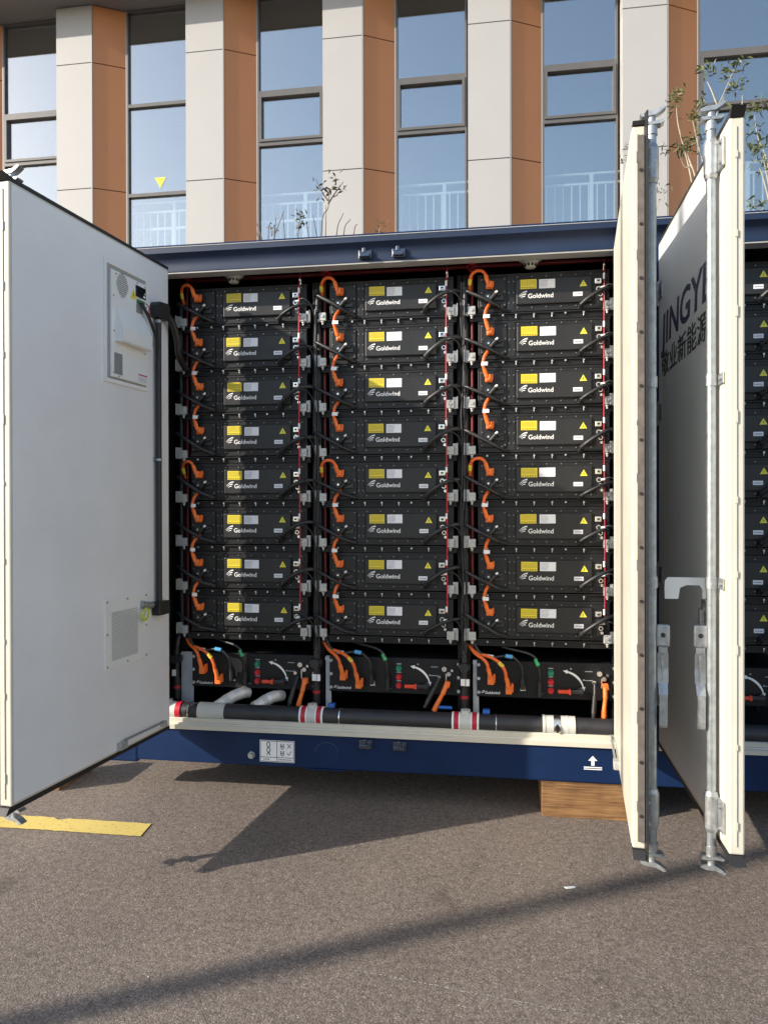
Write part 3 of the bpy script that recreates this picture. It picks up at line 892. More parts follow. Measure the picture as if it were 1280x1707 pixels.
for x in (.205, .30, .395, .56): bolt_m.cyl((x, -.009, -.034), (x, -.009, -.02), .003, n=6)
bolt_m = bolt_m.mesh('bolts', 'bolt')
racks = []
for ci in range(4):
    r = make_rack(ci); racks.append(r)
    for k, z in enumerate(Z0):
        zz = z - .372
        add_obj('bracket', BR[0], None, r, (-.074, 0, zz))
        add_obj('bracket', BR[1], None, r, (.722, 0, zz))
        b = add_obj('bolts', bolt_m, None, r, (0, 0, zz)); b['kind'] = 'stuff'

# logo print
goldw = text_mesh('Goldwind', .0345, 'whiteprint', bold=.012, ext=.0003)
wlen = max(v.co.x for v in goldw.vertices); kk = .134 / wlen
for v in goldw.vertices: v.co.x *= kk
def swoosh(mb, x, y, z, s):
    """three stacked curved feathers sweeping up to the right"""
    def arc(z_l, z_r, bow, x0, x1, w0, w1):
        n = 6; up = []; dn = []
        for i in range(n + 1):
            t = i / n
            xx = x0 + (x1 - x0) * t; zz = z_l + (z_r - z_l) * t + bow * math.sin(math.pi * t)
            w = w0 + (w1 - w0) * t
            up.append((x + xx * s, z + (zz + w / 2) * s)); dn.append((x + xx * s, z + (zz - w / 2) * s))
        mb.prism(up + dn[::-1], 'y', y - .0004, y)
    arc(.42, .98, .16, 0.0, 1.0, .06, .17)
    arc(.32, .66, .14, .14, .88, .06, .15)
    arc(.20, .38, .10, .30, .74, .06, .13)
def make_pack():
    p = thing('battery_pack', 'x', 'battery pack', (0, 0, 0), group='battery packs in the container')
    cs = MB().box(0, PW, .0, .55, 0, PH, .004)
    cs.box(.163, .198, -.003, .0005, .012, .198, .0015)
    cs.box(.0, PW, -.004, .0005, PH - .012, PH - .002); cs.box(.0, PW, -.006, .0005, .002, .010)
    add_obj('case', cs, 'black', p)
    cv = add_obj('cover_plate', MB().box(.207, .604, -.016, -.0005, .036, .176, .005), 'black2', p)
    add_obj('connector_plate', MB().box(.012, .155, -.010, -.0005, .028, .190, .006), 'black', p)
    yl = add_obj('caution_label', MB().box(.229, .314, -.0172, -.0162, .118, .168), 'labelyellow', p)
    pr = MB()
    for i in range(5): pr.box(.233, .31, -.0177, -.0174, .137 + i * .0058, .139 + i * .0058)
    for i in range(6): pr.box(.234 + i * .013, .2425 + i * .013, -.0177, -.0174, .121, .129)
    add_obj('print', pr, 'inkolive', yl)
    rl = add_obj('rating_label', MB().box(.329, .413, -.0172, -.0162, .118, .166), 'label', p)
    pr = MB(); r2 = random.Random(5)
    for i in range(6): pr.box(.333, .333 + r2.uniform(.02, .045), -.0177, -.0174, .124 + i * .0066, .1262 + i * .0066)
    add_obj('print', pr, 'inkgrey', rl)
    tr = add_obj('warning_triangle', MB().prism([(.5385, .122), (.5775, .122), (.558, .156)], 'y', -.0172, -.0162), 'signyellow', p)
    add_obj('print', MB().prism([(.557, .125), (.561, .135), (.5585, .135), (.560, .146), (.555, .1335), (.5575, .1335)], 'y', -.0178, -.0174), 'ink', tr)
    sl = add_obj('serial_label', MB().box(.507, .556, -.0172, -.0162, .065, .087), 'label', p)
    add_obj('print', MB().box(.512, .551, -.0177, -.0174, .073, .078), 'inkgrey', sl)
    lg = MB()
    mesh_into(lg, upright(goldw, .268, -.0168, .068))
    swoosh(lg, .221, -.0162, .062, .043)
    add_obj('logo', lg, 'whiteprint', p)
    kn = MB().cyl((.056, -.024, .084), (.056, -.009, .084), .020, .022, n=16).cyl((.056, -.03, .084), (.056, -.02, .084), .012, n=12)
    add_obj('round_cap', kn, 'hose', p)
    add_obj('cap_screw', MB().cyl((.056, -.033, .084), (.056, -.029, .084), .0055, n=10), 'steel', p)
    sp = add_obj('signal_plug', MB().cyl((.066, -.032, .062), (.098, -.036, .098), .0105, n=10).cyl((.106, -.028, .09), (.128, -.02, .10), .010, n=8).box(.085, .14, -.02, -.008, .062, .10, .003), 'hose', p)
    add_obj('plug_tip', MB().cyl((.094, -.038, .098), (.107, -.038, .108), .0065, n=8), 'white', sp)
    po = MB().box(.618, .652, -.018, -.0005, .130, .158, .002).box(.624, .646, -.026, -.017, .136, .152)
    po.cyl((.636, -.024, .100), (.636, -.0005, .100), .013, n=12).cyl((.645, -.03, .070), (.645, -.0005, .070), .012, n=12)
    po.cyl((.652, -.02, .045), (.652, -.0005, .045), .008, n=10)
    add_obj('port', po, 'steel', p)
    add_obj('port_socket', MB().cyl((.636, -.0255, .100), (.636, -.0235, .100), .009, n=10).box(.628, .642, -.0275, -.0255, .139, .149).cyl((.645, -.0315, .07), (.645, -.0295, .07), .008, n=10), 'hose', p)
    bl = MB()
    for x in (.213, .29, .366, .443, .52, .598, .665): 
        for z in (.188, .022): bl.cyl((x, -.0045, z), (x, 0, z), .0036, n=6)
    for z in (.05, .105, .165):
        for x in (.168, .193, ): bl.cyl((x, -.006, z), (x, -.0025, z), .0036, n=6)
    for x in (.022, .145):
        for z in (.04, .11, .18): bl.cyl((x, -.0125, z), (x, -.0095, z), .0036, n=6)
    b = add_obj('bolts', bl, 'boltdark', p); b['kind'] = 'stuff'
    return p

def stuffs(o):
    return o
pack0 = make_pack()
def make_plug_cable(loop):
    """orange cable with an angled plug; local origin at pack lower-left front"""
    c = thing('power_cable', 'x', 'cable', group='orange cables between battery packs')
    if loop:
        pts = [(.050, -.045, .172), (.042, -.050, .195), (.022, -.05, .217), (-.008, -.045, .220), (-.032, -.03, .205), (-.042, -.012, .175), (-.044, .02, .13)]
    else:
        pts = [(.050, -.045, .170), (.040, -.050, .195), (.035, -.050, .225), (.042, -.046, .262), (.056, -.034, .288), (.062, -.012, .306)]
    add_obj('sheath', MB().tube(pts, .0088, n=10, sub=6), 'orangecable', c)
    pl = MB().tube([(.055, -.043, .150), (.048, -.046, .172), (.041, -.05, .196)], .0115, n=10, sub=4)
    pl.box(.044, .082, -.034, -.009, .126, .160, .004).box(.050, .076, -.048, -.033, .130, .166, .004)
    pl.box(.058, .070, -.051, -.047, .136, .148, .001).box(.075, .086, -.03, -.012, .138, .168, .002)
    add_obj('plug', pl, 'orange', c)
    if loop:
        t = MB().cyl((-.0405, -.020, .185), (-.0435, -.002, .158), .0105, n=10)
        add_obj('tag', t, 'tagyellow', c)
    else:
        t = MB().cyl((.0345, -.050, .212), (.0365, -.049, .232), .0103, n=10).box(.034, .060, -.061, -.058, .212, .231)
        add_obj('tag', t, 'white', c)
    return c
cab_jump, cab_loop = make_plug_cable(False), make_plug_cable(True)
def make_hose(side):
    h = thing('coolant_hose', 'x', 'hose', group='black coolant hoses on the packs')
    if side == 'left':
        pts = [(-.088, .02, .122), (-.066, -.03, .124), (-.02, -.05, .098), (.04, -.062, .066), (.09, -.058, .036), (.128, -.03, .020)]
        e0, e1 = (.122, -.034, .022), (.146, -.004, .012)
    else:
        pts = [(.752, .02, .095), (.728, -.025, .112), (.685, -.052, .108), (.63, -.060, .085), (.575, -.05, .050), (.545, -.032, .026)]
        e0, e1 = (.547, -.036, .030), (.540, -.004, .008)
    add_obj('rubber_hose', MB().tube(pts, .0108, n=10, sub=6), 'hose', h)
    add_obj('fitting', MB().cyl(e0, e1, .0135, n=10).cyl((e1[0] - .012, e1[1] - .012, e1[2]), (e1[0] + .012, e1[1] - .012, e1[2]), .006, n=8), 'pipeblack', h)
    return h
hl, hr = make_hose('left'), make_hose('right')
used = set()
def place(proto, loc, label):
    if proto.name not in used:
        used.add(proto.name); o = proto
    else:
        o = copy_tree(proto)
    o.location = loc; o['label'] = label
    return o
for ci in range(4):
    for k, z in enumerate(Z0):
        where = ORD[k] + ' in the ' + COLNAME[ci]
        jx, jz = rnd.uniform(-.002, .002), 0
        pk = place(pack0, (PX[ci] + jx, YF, z), 'black battery pack, ' + where)
        for ch in pk.children:
            if 'label' in ch.name or 'triangle' in ch.name:
                ch.rotation_euler = (0, R(rnd.uniform(-.5, .5)), 0); ch.location = (rnd.uniform(-.002, .002), 0, rnd.uniform(-.001, .001))
        lp = k in (0, 4)
        o = place(cab_loop if lp else cab_jump, (PX[ci] + jx, YF, z), ('looped' if lp else 'short') + ' orange power cable on the pack ' + where)
        o.rotation_euler = (R(rnd.uniform(-2, 3)), 0, R(rnd.uniform(-5, 5))); o.scale = (1, rnd.uniform(.9, 1.15), 1)
        o = place(hl, (PX[ci], YF + rnd.uniform(-.004, .004), z), 'black hose across the plug of the pack ' + where)
        o.scale = (1, rnd.uniform(.85, 1.15), rnd.uniform(.84, 1.10))
        o = place(hr, (PX[ci], YF + rnd.uniform(-.004, .004), z), 'black hose under the ports of the pack ' + where)
        o.scale = (1, rnd.uniform(.85, 1.15), rnd.uniform(.82, 1.15)); o.rotation_euler = (0, R(rnd.uniform(-1.5, 1.5)), 0)

# per column: red detection tube, dark red pipe, risers and cable looms
for ci in range(4):
    x = PX[ci]
    t = thing('detection_tube', 'thin red detection tube with white collars running down the ' + COLNAME[ci], 'tube', (x + .660, YF - .045, .9), group='red detection tubes')
    pts = [(0.004, .02, 1.99), (.002, .0, 1.85), (0, 0, 1.2), (.004, 0, .6), (.004, 0, .11)]
    add_obj('tube', MB().tube(pts, .0036, n=8, sub=4), 'redtube', t)
    for k, z in enumerate(Z0):
        add_obj('collar', MB().cyl((.001, 0, z - .9 + .145), (.001, 0, z - .9 + .175), .0062, n=8), 'white', t)
    add_obj('nozzle', MB().cyl((.004, .02, 1.99), (.004, .02, 2.07), .006, n=8).cyl((.004, .02, 1.94), (.004, .018, 1.97), .010, n=8).cyl((.004, .02, 2.01), (.004, .02, 2.025), .010, n=6), 'steel', t)
    p = thing('fire_pipe', 'dark red vertical pipe at the left edge of the ' + COLNAME[ci], 'pipe', (x - .032, YF + .035, .8), group='dark red fire pipes')
    add_obj('pipe', MB().cyl((0, 0, 0), (0, 0, 2.12), .0085, n=10), 'maroon', p)
    add_obj('tee', MB().cyl((0, 0, 2.12), (0, 0, 2.15), .014, n=10).cyl((-.02, -.0, 2.135), (.02, 0, 2.135), .012, n=10), 'redband', p)
    # riser with its elbow, tags and red band down to the main pipe
    r = thing('coolant_riser', 'white tagged black coolant riser beside the ' + COLNAME[ci], 'riser pipe', (x - .075 if ci else x - .083, YF - .01, .48), group='coolant risers')
    add_obj('pipe', MB().tube([(0, 0, .30), (.006, .015, .36), (.012, .045, .42), (.01, .05, .8), (.01, .05, 2.28)], .015, n=10), 'hose', r)
    add_obj('pipe_stub', MB().cyl((0, -.004, -.0), (0, -.004, .12), .021, n=12), 'hose', r)
    add_obj('valve', MB().cyl((0, -.004, .20), (0, -.004, .30), .017, n=12).cyl((-.032, -.012, .235), (.032, -.012, .235), .022, n=12).cyl((0, -.05, .235), (0, .0, .235), .026, n=12), 'hose', r)
    add_obj('neck', MB().cyl((0, -.004, .12), (0, -.004, .20), .016, n=12), 'hose', r)
    add_obj('tag', MB().box(-.019, .005, -.027, -.024, .135, .172), 'white', r)
    if ci: add_obj('tag', MB().box(.009, .028, -.03, -.026, .135, .172), 'white', r)
    add_obj('red_band', MB().cyl((0, -.004, .062), (0, -.004, .078), .0225, n=12), 'redband', r)
    # cable loom in the gap at the right of the pack column
    l = thing('cable_loom', 'black signal cable loom with looped branches beside the ' + COLNAME[ci], 'cable loom', (x + .752, YF - .02, .75), group='black cable looms')
    r4 = random.Random(ci + 20)
    for j in range(3):
        pts = []
        n = 12
        for i in range(n + 1):
            zz = 2.16 * i / n - .10
            pts.append((r4.uniform(-.007, .007) + (j - 1) * .008, r4.uniform(-.008, .008), zz))
        add_obj('cable', MB().tube(pts, .0052, n=7, sub=4), 'hose', l)
    for k, z in enumerate(Z0):
        zz = z - .75
        br = MB()
        br.tube([(-.095, -.03, zz + .10), (-.06, -.045, zz + .11), (-.02, -.04, zz + .075), (.0, -.02, zz + .0), (.004, -.01, zz - .06)], .0036, n=6, sub=5)
        add_obj('branch', br, 'hose', l)
        add_obj('branch_plug', MB().cyl((-.108, -.03, zz + .098), (-.088, -.03, zz + .101), .007, n=8), 'white', l)
    add_obj('loom_connector', MB().cyl((.01, -.004, 1.93), (.012, 0, 2.03), .014, n=10).cyl((.012, -.004, 1.90), (.012, 0, 1.925), .010, n=8), 'hose', l)
    add_obj('tag', MB().box(-.012, .014, -.028, -.025, -.05, -.02), 'white', l)

# ------------------------------------------------------------------ control boxes (bottom row)
pdu_names = ['nearest the grey door', 'in the middle column', 'beside the open cream door', 'beyond the lettered door']
def make_pdu():
    p = thing('control_box', 'x', 'control box', group='control boxes under the racks')
    add_obj('case', MB().box(.02, .715, .012, .5, 0, .19, .004), 'black', p)
    add_obj('front_panel', MB().box(-.0, .735, .0, .0115, -.004, .194, .003), 'blackdark', p)
    lg = MB()
    t = goldw.copy()
    t.transform(Matrix.Diagonal((.60, .60, 1, 1)))
    mesh_into(lg, upright(t, .043, -.0005, .012)); swoosh(lg, .022, -.0001, .010, .020)
    add_obj('logo', lg, 'whiteprint', p)
    for nm, mm_, z in (('button', 'green', .136), ('button', 'redbtn', .088), ('button', 'redbtn', .041)):
        b = add_obj(nm, MB().cyl((.395, -.022, z), (.395, -.004, z), .0125, n=16).cyl((.395, -.004, z), (.395, .0, z), .017, n=16), mm_, p)
    pr = MB()
    for z in (.158, .112, .064): pr.box(.382, .408, -.0012, -.0002, z, z + .006)
    for z in (.148, .100): pr.box(.573, .612, -.0012, -.0002, z, z + .004)
    pr.box(.497, .505, -.0012, -.0002, .158, .166); pr.box(.563, .571, -.0012, -.0002, .10, .108)
    for x in (.245, .335): pr.box(x, x + .018, -.0012, -.0002, .035 if x < .3 else .02, .04 if x < .3 else .025)
    add_obj('print', pr, 'inkgrey', p)
    ar = MB(); n = 10
    cx, cz, rr = .455, .038, .113
    up = []; dn = []
    for i in range(n + 1):
        a = R(78 - 66 * i / n)
        w = .0025 + .0035 * math.sin(math.pi * min(1, .15 + i / n * .85))
        up.append((cx + math.cos(a) * (rr + w), cz + math.sin(a) * (rr + w) * .98)); dn.append((cx + math.cos(a) * (rr - w), cz + math.sin(a) * (rr - w) * .98))
    ar.prism(up + dn[::-1], 'y', -.0012, -.0002)
    def head(a, s):
        c = Vector((cx + math.cos(a) * rr, cz + math.sin(a) * rr * .98)); t_ = Vector((-math.sin(a), math.cos(a))) * s; nn = Vector((math.cos(a), math.sin(a)))
        ar.prism([tuple(c + t_ * .020), tuple(c - t_ * .004 + nn * .011), tuple(c - t_ * .004 - nn * .011)], 'y', -.0013, -.0003)
    head(R(78), 1); head(R(12), -1)
    add_obj('arrow', ar, 'whiteprint', p)
    hb = MB().cyl((.548, -.03, .046), (.548, .0, .046), .019, n=16).box(.495, .565, -.042, -.024, .033, .058, .006)
    hd = add_obj('rotary_switch', hb, 'hose', p)
    add_obj('lever', MB().box(.430, .494, -.044, -.024, .036, .055, .005).box(.486, .498, -.047, -.021, .032, .060, .003), 'redhandle', hd)
    add_obj('blank_label', MB().box(.233, .259, -.0012, -.0002, .035, .061), 'label', p)
    so = MB().cyl((.648, -.018, .142), (.648, 0, .142), .014, n=12).cyl((.672, -.016, .115), (.672, 0, .115), .012, n=12).cyl((.62, -.016, .095), (.62, 0, .095), .010, n=12)
    so.box(.655, .662, -.022, -.0, .066, .118, .001).cyl((.690, -.016, .135), (.69, 0, .135), .008, n=8)
    add_obj('socket', so, 'steel', p)
    sc = MB()
    for x in (.010, .725):
        for z in (.02, .095, .17): sc.cyl((x, -.006, z), (x, 0, z), .009, n=8)
    b = add_obj('screw', sc, 'zincbr', p); b['kind'] = 'stuff'
    return p
pdu0 = make_pdu()
PDX = [-1.800, -.985, -.160, .745]
PZ = .556
cable_groups = []
def make_pdu_cables():
    out = []
    def one(nm, lab, cat, parts):
        c = thing(nm, lab, cat, group=cat + 's at the control boxes')
        for (pn, mb, mm_) in parts: add_obj(pn, mb, mm_, c)
        return c
    def plug(x, z):
        return MB().tube([(x - .012, -.048, z + .075), (x - .004, -.046, z + .045), (x, -.042, z + .018)], .012, n=10).box(x - .016, x + .018, -.045, -.006, z - .014, z + .03, .004).box(x + .014, x + .026, -.035, -.008, z - .005, z + .042, .002)
    x, z = .078, .086
    a = one('power_lead', 'shorter orange lead on the control box ', 'orange lead', [
        ('sheath', MB().tube([(x - .012, -.048, z + .07), (x - .018, -.05, z + .10), (x - .04, -.04, z + .125), (x - .085, -.01, z + .150), (x - .12, .02, z + .19)], .0092, n=10), 'orangecable'),
        ('plug', plug(x, z), 'orange')])
    x2, z2 = .166, .042
    b = one('power_lead', 'yellow tagged orange lead on the control box ', 'orange lead', [
        ('sheath', MB().tube([(x2 - .012, -.05, z2 + .07), (x2 - .018, -.055, z2 + .11), (x2 - .045, -.055, z2 + .155), (x2 - .10, -.04, z2 + .185), (x2 - .17, -.01, z2 + .20), (x2 - .21, .02, z2 + .23)], .0092, n=10), 'orangecable'),
        ('plug', plug(x2, z2), 'orange'),
        ('tag', MB().cyl((x2 - .030, -.055, z2 + .138), (x2 - .052, -.054, z2 + .160), .0108, n=10), 'tagyellow')])
    x3, z3 = .246, .085
    c = one('signal_lead', 'black lead with blue and white tags on the control box ', 'black lead', [
        ('sheath', MB().tube([(x3, -.03, z3), (x3, -.04, z3 + .04), (x3 - .008, -.045, z3 + .09), (x3 - .05, -.05, z3 + .135), (x3 - .10, -.045, z3 + .14), (x3 - .17, -.035, z3 + .13), (x3 - .23, -.02, z3 + .155), (x3 - .27, .0, z3 + .22)], .0075, n=10), 'hose'),
        ('plug', MB().cyl((x3, -.028, z3 - .04), (x3, -.030, z3 + .02), .0125, n=10).box(x3 - .012, x3 + .012, -.03, 0, z3 - .04, z3 - .015, .003), 'hose'),
        ('blue_tag', MB().cyl((x3 - .052, -.05, z3 + .137), (x3 - .09, -.047, z3 + .142), .0112, n=10), 'tagblue'),
        ('white_tag', MB().cyl((x3 - .155, -.037, z3 + .132), (x3 - .19, -.031, z3 + .136), .0105, n=10), 'white')])
    x4, z4 = .332, .07
    d = one('signal_lead', 'black lead with a green tag on the control box ', 'black lead', [
        ('sheath', MB().tube([(x4, -.03, z4), (x4 + .002, -.042, z4 + .05), (x4 - .004, -.05, z4 + .10), (x4 - .02, -.05, z4 + .155), (x4 - .06, -.035, z4 + .18), (x4 - .13, -.0, z4 + .19), (x4 - .2, .04, z4 + .2)], .0075, n=10), 'hose'),
        ('plug', MB().cyl((x4, -.028, z4 - .05), (x4, -.030, z4 + .03), .0125, n=10).box(x4 - .012, x4 + .012, -.03, 0, z4 - .05, z4 - .025, .003), 'hose'),
        ('green_tag', MB().cyl((x4 - .008, -.05, z4 + .12), (x4 - .024, -.049, z4 + .155), .0112, n=10), 'taggreen')])
    e = one('hanging_plug', 'orange plug dangling below the ports of the control box ', 'orange plug', [
        ('plug', MB().cyl((.690, -.05, .075), (.680, -.07, .012), .0135, n=10).box(.676, .706, -.065, -.03, .05, .082, .004).cyl((.680, -.07, .012), (.662, -.08, -.055), .011, .013, n=10).cyl((.664, -.08, -.05), (.658, -.082, -.085), .0145, n=10), 'orange')])
    f = one('hanging_plug', 'black plug dangling below the ports of the control box ', 'black plug', [
        ('plug', MB().cyl((.640, -.03, .08), (.63, -.055, .03), .010, n=10).cyl((.63, -.055, .03), (.608, -.075, -.06), .0135, n=10).cyl((.610, -.074, -.05), (.604, -.078, -.083), .011, n=10), 'hose')])
    return [a, b, c, d, e, f]
lead0 = make_pdu_cables()
base_labels = [o['label'] for o in lead0]
for ci in range(4):
    place(pdu0, (PDX[ci], YF, PZ), 'black control box with buttons and rotary switch ' + pdu_names[ci])
    for o, bl in zip(lead0, base_labels):
        q = place(o, (PDX[ci] + rnd.uniform(-.006, .006), YF, PZ + rnd.uniform(-.006, .006)), bl + pdu_names[ci])
        if 'hanging' in q.name:
            if ci in (1, ):
                q.rotation_euler = (0, R(14), 0); q.location.x += .035; q.location.z += .145 - .0
                q.location.z = PZ + .17; q.location.x = PDX[ci] - .02
            if ci == 2:
                q.rotation_euler = (0, R(-8), 0); q.location.z = PZ - .08; q.location.x = PDX[ci] - .0
# grey foot plates of the racks
for ci in range(4):
    r = racks[ci]
    xx = -.058 if ci == 0 else -.018
    fp = MB().box(xx - .012, xx + .062 if ci == 0 else xx + .02, .02, .03, .06, .375, .002)
    fp.cyl((xx + .0, .012, .36), (xx + .0, .02, .36), .014, n=10)
    for z in (.28, .2): fp.cyl((xx + .02, .012, z), (xx + .02, .02, z), .008, n=8)
    add_obj('foot_plate', fp, 'greyplate', r)

# ------------------------------------------------------------------ main coolant pipe
PYc, PZc, PR_ = .062, .4375, .0465
PYc = .056; PZc = .4665; PR_ = .0455
PYc = .058
main = thing('coolant_main', 'fat black coolant main pipe with grey couplings lying along the sill', 'pipe', (0, PYc, PZc - .02))
PZL = .0
def cylx(a, b, r, n=24): return MB().cyl((a, 0, PZL), (b, 0, PZL), r, n=n)
def addp(name, mb, m): return add_obj(name, mb, m, main)
for a, b in ((-1.80, -1.70), (-1.545, -1.115), (-.985, -.285), (-.145, .182), (.352, 3.1)):
    addp('pipe_section', cylx(a, b, PR_), 'pipeblack')
addp('elbow', cylx(-1.905, -1.83, PR_ + .003).cyl((-1.885, 0, .0), (-1.885, 0, .06), .024), 'pvc')
addp('red_band', cylx(-1.83, -1.80, PR_ + .0055), 'redband')
addp('tee', cylx(-1.70, -1.545, PR_ + .004), 'pvc')
for x0, x1 in ((-1.115, -.985), (-.285, -.145)):
    addp('coupling', cylx(x0 + .002, x1 - .002, PR_ + .003).cyl(((x0 + x1) / 2, 0, 0), ((x0 + x1) / 2, 0, .065), .026), 'pvc')
    addp('red_band', cylx(x0 + .010, x0 + .034, PR_ + .0062), 'redband')
    addp('red_band', cylx(x1 - .034, x1 - .010, PR_ + .0062), 'redband')
    for (c0, c1) in ((x0 - .001, x0 + .009), (x0 + .035, x0 + .042), (x1 - .042, x1 - .035), (x1 - .009, x1 + .001)):
        addp('collar', cylx(c0, c1, PR_ + .0055), 'white')
addp('sleeve', cylx(.184, .240, PR_ + .006), 'pvc'); addp('sleeve', cylx(.276, .350, PR_ + .006), 'pvc')
addp('sleeve_collar', cylx(.186, .198, PR_ + .009), 'pvc'); addp('sleeve_collar', cylx(.306, .314, PR_ + .0075), 'pvc')
cl = addp('hose_clamp', cylx(.241, .275, PR_ + .008), 'steel')
add_obj('clamp_screw', MB().box(.246, .270, -PR_ - .018, -PR_ - .004, -.012, .012, .003).cyl((.258, -PR_ - .014, -.02), (.258, -PR_ - .014, .02), .006), 'blackdark', cl)
for x in (-1.755, -.893, -.054):
    addp('clamp_ring', cylx(x - .003, x + .003, PR_ + .003), 'steel')
for x in (-.94, -.10): addp('blue_valve', MB().box(x - .025, x + .012, .0, .04, .045, .066, .004), 'bluevalve')
addp('blue_valve', MB().cyl((-.36, .045, .06), (-.29, .045, .06), .009), 'bluevalve')
# silver sleeves of the branch hoses that dive back under the first control box
for i, x in enumerate((-1.56, -1.345)):
    b = thing('branch_hose', ['silver sleeved branch hose rising from the grey tee of the main pipe', 'silver sleeved branch hose end behind the black main pipe'][i], 'hose', (x, PYc + .02, PZc))
    pts = [(-.07, -.01, -.015), (-.03, .02, .012), (.025, .06, .046), (.07, .10, .06), (.09, .13, .058)] if i == 0 else [(-.045, .0, .005), (-.02, .03, .018), (.03, .07, .045), (.06, .10, .05), (.075, .13, .046)]
    add_obj('sleeve', MB().tube(pts, .033, n=16), 'foil', b)
    rb = MB()
    for t in (.3, .45, .6):
        p0 = Vector(pts[1]).lerp(Vector(pts[2]), t); d_ = (Vector(pts[2]) - Vector(pts[1])).normalized()
        rb.cyl(p0 - d_ * .003, p0 + d_ * .003, .0355, n=16)
    add_obj('band', rb, 'pvc', b)

# ceiling fittings
for x, lab in ((-1.533, 'round smoke detector under the header nearest the grey door'), (.129, 'round smoke detector under the header beside the cream door')):
    s = thing('smoke_detector', lab, 'smoke detector', (x, .165, 2.955), group='smoke detectors')
    add_obj('base', MB().cyl((0, 0, -.045), (0, 0, 0), .058, .05, n=24), 'pvc', s)
    add_obj('sensor', MB().cyl((0, 0, -.062), (0, 0, -.045), .038, .045, n=24).cyl((0, 0, -.085), (0, 0, -.062), .026, .032, n=16), 'pvc', s)
    vents = MB()
    for k in range(10):
        a = 2 * math.pi * k / 10; vents.cyl((math.cos(a) * .031, math.sin(a) * .031, -.08), (math.cos(a) * .033, math.sin(a) * .033, -.066), .005, n=6)
    add_obj('vent', vents, 'ink', s)
fp = thing('ceiling_fire_pipe', 'red fire pipe running under the dark container ceiling', 'pipe', (0, .30, 2.935))
add_obj('pipe', MB().cyl((OP[0][0] + .02, 0, 0), (.66, 0, 0), .013, n=10), 'maroon', fp)
for x in (-1.02, -.19, .60): add_obj('joint', MB().cyl((x - .03, 0, 0), (x + .03, 0, 0), .020, n=10).cyl((x, 0, 0), (x, -.03, -.03), .016, n=10), 'redband', fp)

# ------------------------------------------------------------------ timber blocks
wb = add_obj('timber_block', MB().box(0, .46, 0, .42, 0, .172, .003), 'wood', None, (.177, -.024, 0))
tag(wb, 'brown plywood block under the rail beside the cream door', 'wood block')
wb2 = add_obj('timber_block', MB().box(0, .11, 0, .34, 0, .172, .003), 'wood', None, (-2.585, -.075, 0))
tag(wb2, 'brown wood block end peeping out below the grey door', 'wood block')

# ------------------------------------------------------------------ plants between the container and the building
def leaf(mb, p, d, ln_, wd, r):
    d = d.normalized(); s = d.cross(Vector((r.uniform(-1, 1), r.uniform(-1, 1), r.uniform(-.3, 1)))).normalized() * wd
    n = s.cross(d).normalized() * wd * .35
    mid = p + d * ln_ * .45; tip = p + d * ln_ + Vector((0, 0, -ln_ * .12))
    mb.add([p, mid + s + n, tip, mid - s + n, mid], [(0, 4, 1), (1, 4, 2), (2, 4, 3), (3, 4, 0)])
def plant(label, cat, base, stems, leafm, stemm, seed, lsize=.075, nl=14, name='sapling', spread=.09):
    r = random.Random(seed)
    t = thing(name, label, cat, base)
    st = MB(); lf = MB()
    for (pts, clumps) in stems:
        st.tube(pts, .009, n=6, sub=4, rend=.003)
        for c in clumps:
            c = Vector(c)
            for i in range(nl):
                d = Vector((r.gauss(0, 1), r.gauss(0, .8), r.gauss(.25, .8)))
                leaf(lf, c + Vector((r.gauss(0, spread * .45), r.gauss(0, spread * .45), r.gauss(0, spread * .35))), d, lsize * r.uniform(.6, 1.25), lsize * r.uniform(.10, .17), r)
    add_obj('stem', st, stemm, t)
    o = add_obj('foliage', lf, leafm, t)
    return t
PYP = 3.2
def W(x, z): return (x, 0, z)
# young trees with pale stems behind the open doors
plant('pale stemmed young tree with leaf tufts rising behind the lettered door', 'tree', (1.75, PYP, 0), [
    ([(0, .0, 0), (.02, .02, 2.2), (0, 0, 3.9), (.08, .03, 4.75), (.11, 0, 5.12), (.16, 0, 5.26), (.25, 0, 5.47)], [(.25, .02, 5.50), (.20, 0, 5.46), (.30, 0, 5.52)]),
    ([(.11, 0, 5.16), (.06, 0, 5.30), (.03, .03, 5.40)], [(.05, 0, 5.50), (.0, .0, 5.46)]),
    ([(.09, .03, 4.85), (.30, .02, 5.10), (.32, 0, 5.25)], [(.28, 0, 5.34), (.24, 0, 5.30)]),
    ([(.11, 0, 5.10), (.12, 0, 5.18)], [(.11, 0, 5.14)]),
    ([(.0, 0, 3.9), (.02, .02, 4.5), (-.06, 0, 4.85), (-.10, 0, 5.05)], [(-.11, 0, 5.07), (-.06, 0, 5.12), (-.02, 0, 5.19), (-.02, .03, 5.10), (-.03, .04, 4.93), (-.08, .03, 4.90)]),
    ([(.0, 0, 4.2), (-.10, .0, 4.62), (-.16, .02, 4.64), (-.22, -.02, 4.74)], [(-.18, 0, 4.83), (-.14, 0, 4.79), (-.21, .0, 4.80)]),
    ([(-.10, 0, 4.62), (-.13, 0, 4.70), (-.14, .02, 4.76)], []),
    ([(-.02, .02, 4.0), (-.12, .02, 4.6), (-.22, 0, 5.0), (-.24, 0, 5.2)], [(-.24, .0, 5.27), (-.26, 0, 5.22), (-.22, 0, 5.31)]),
], 'leaf', 'stem', 11, lsize=.072, nl=17, spread=.075)
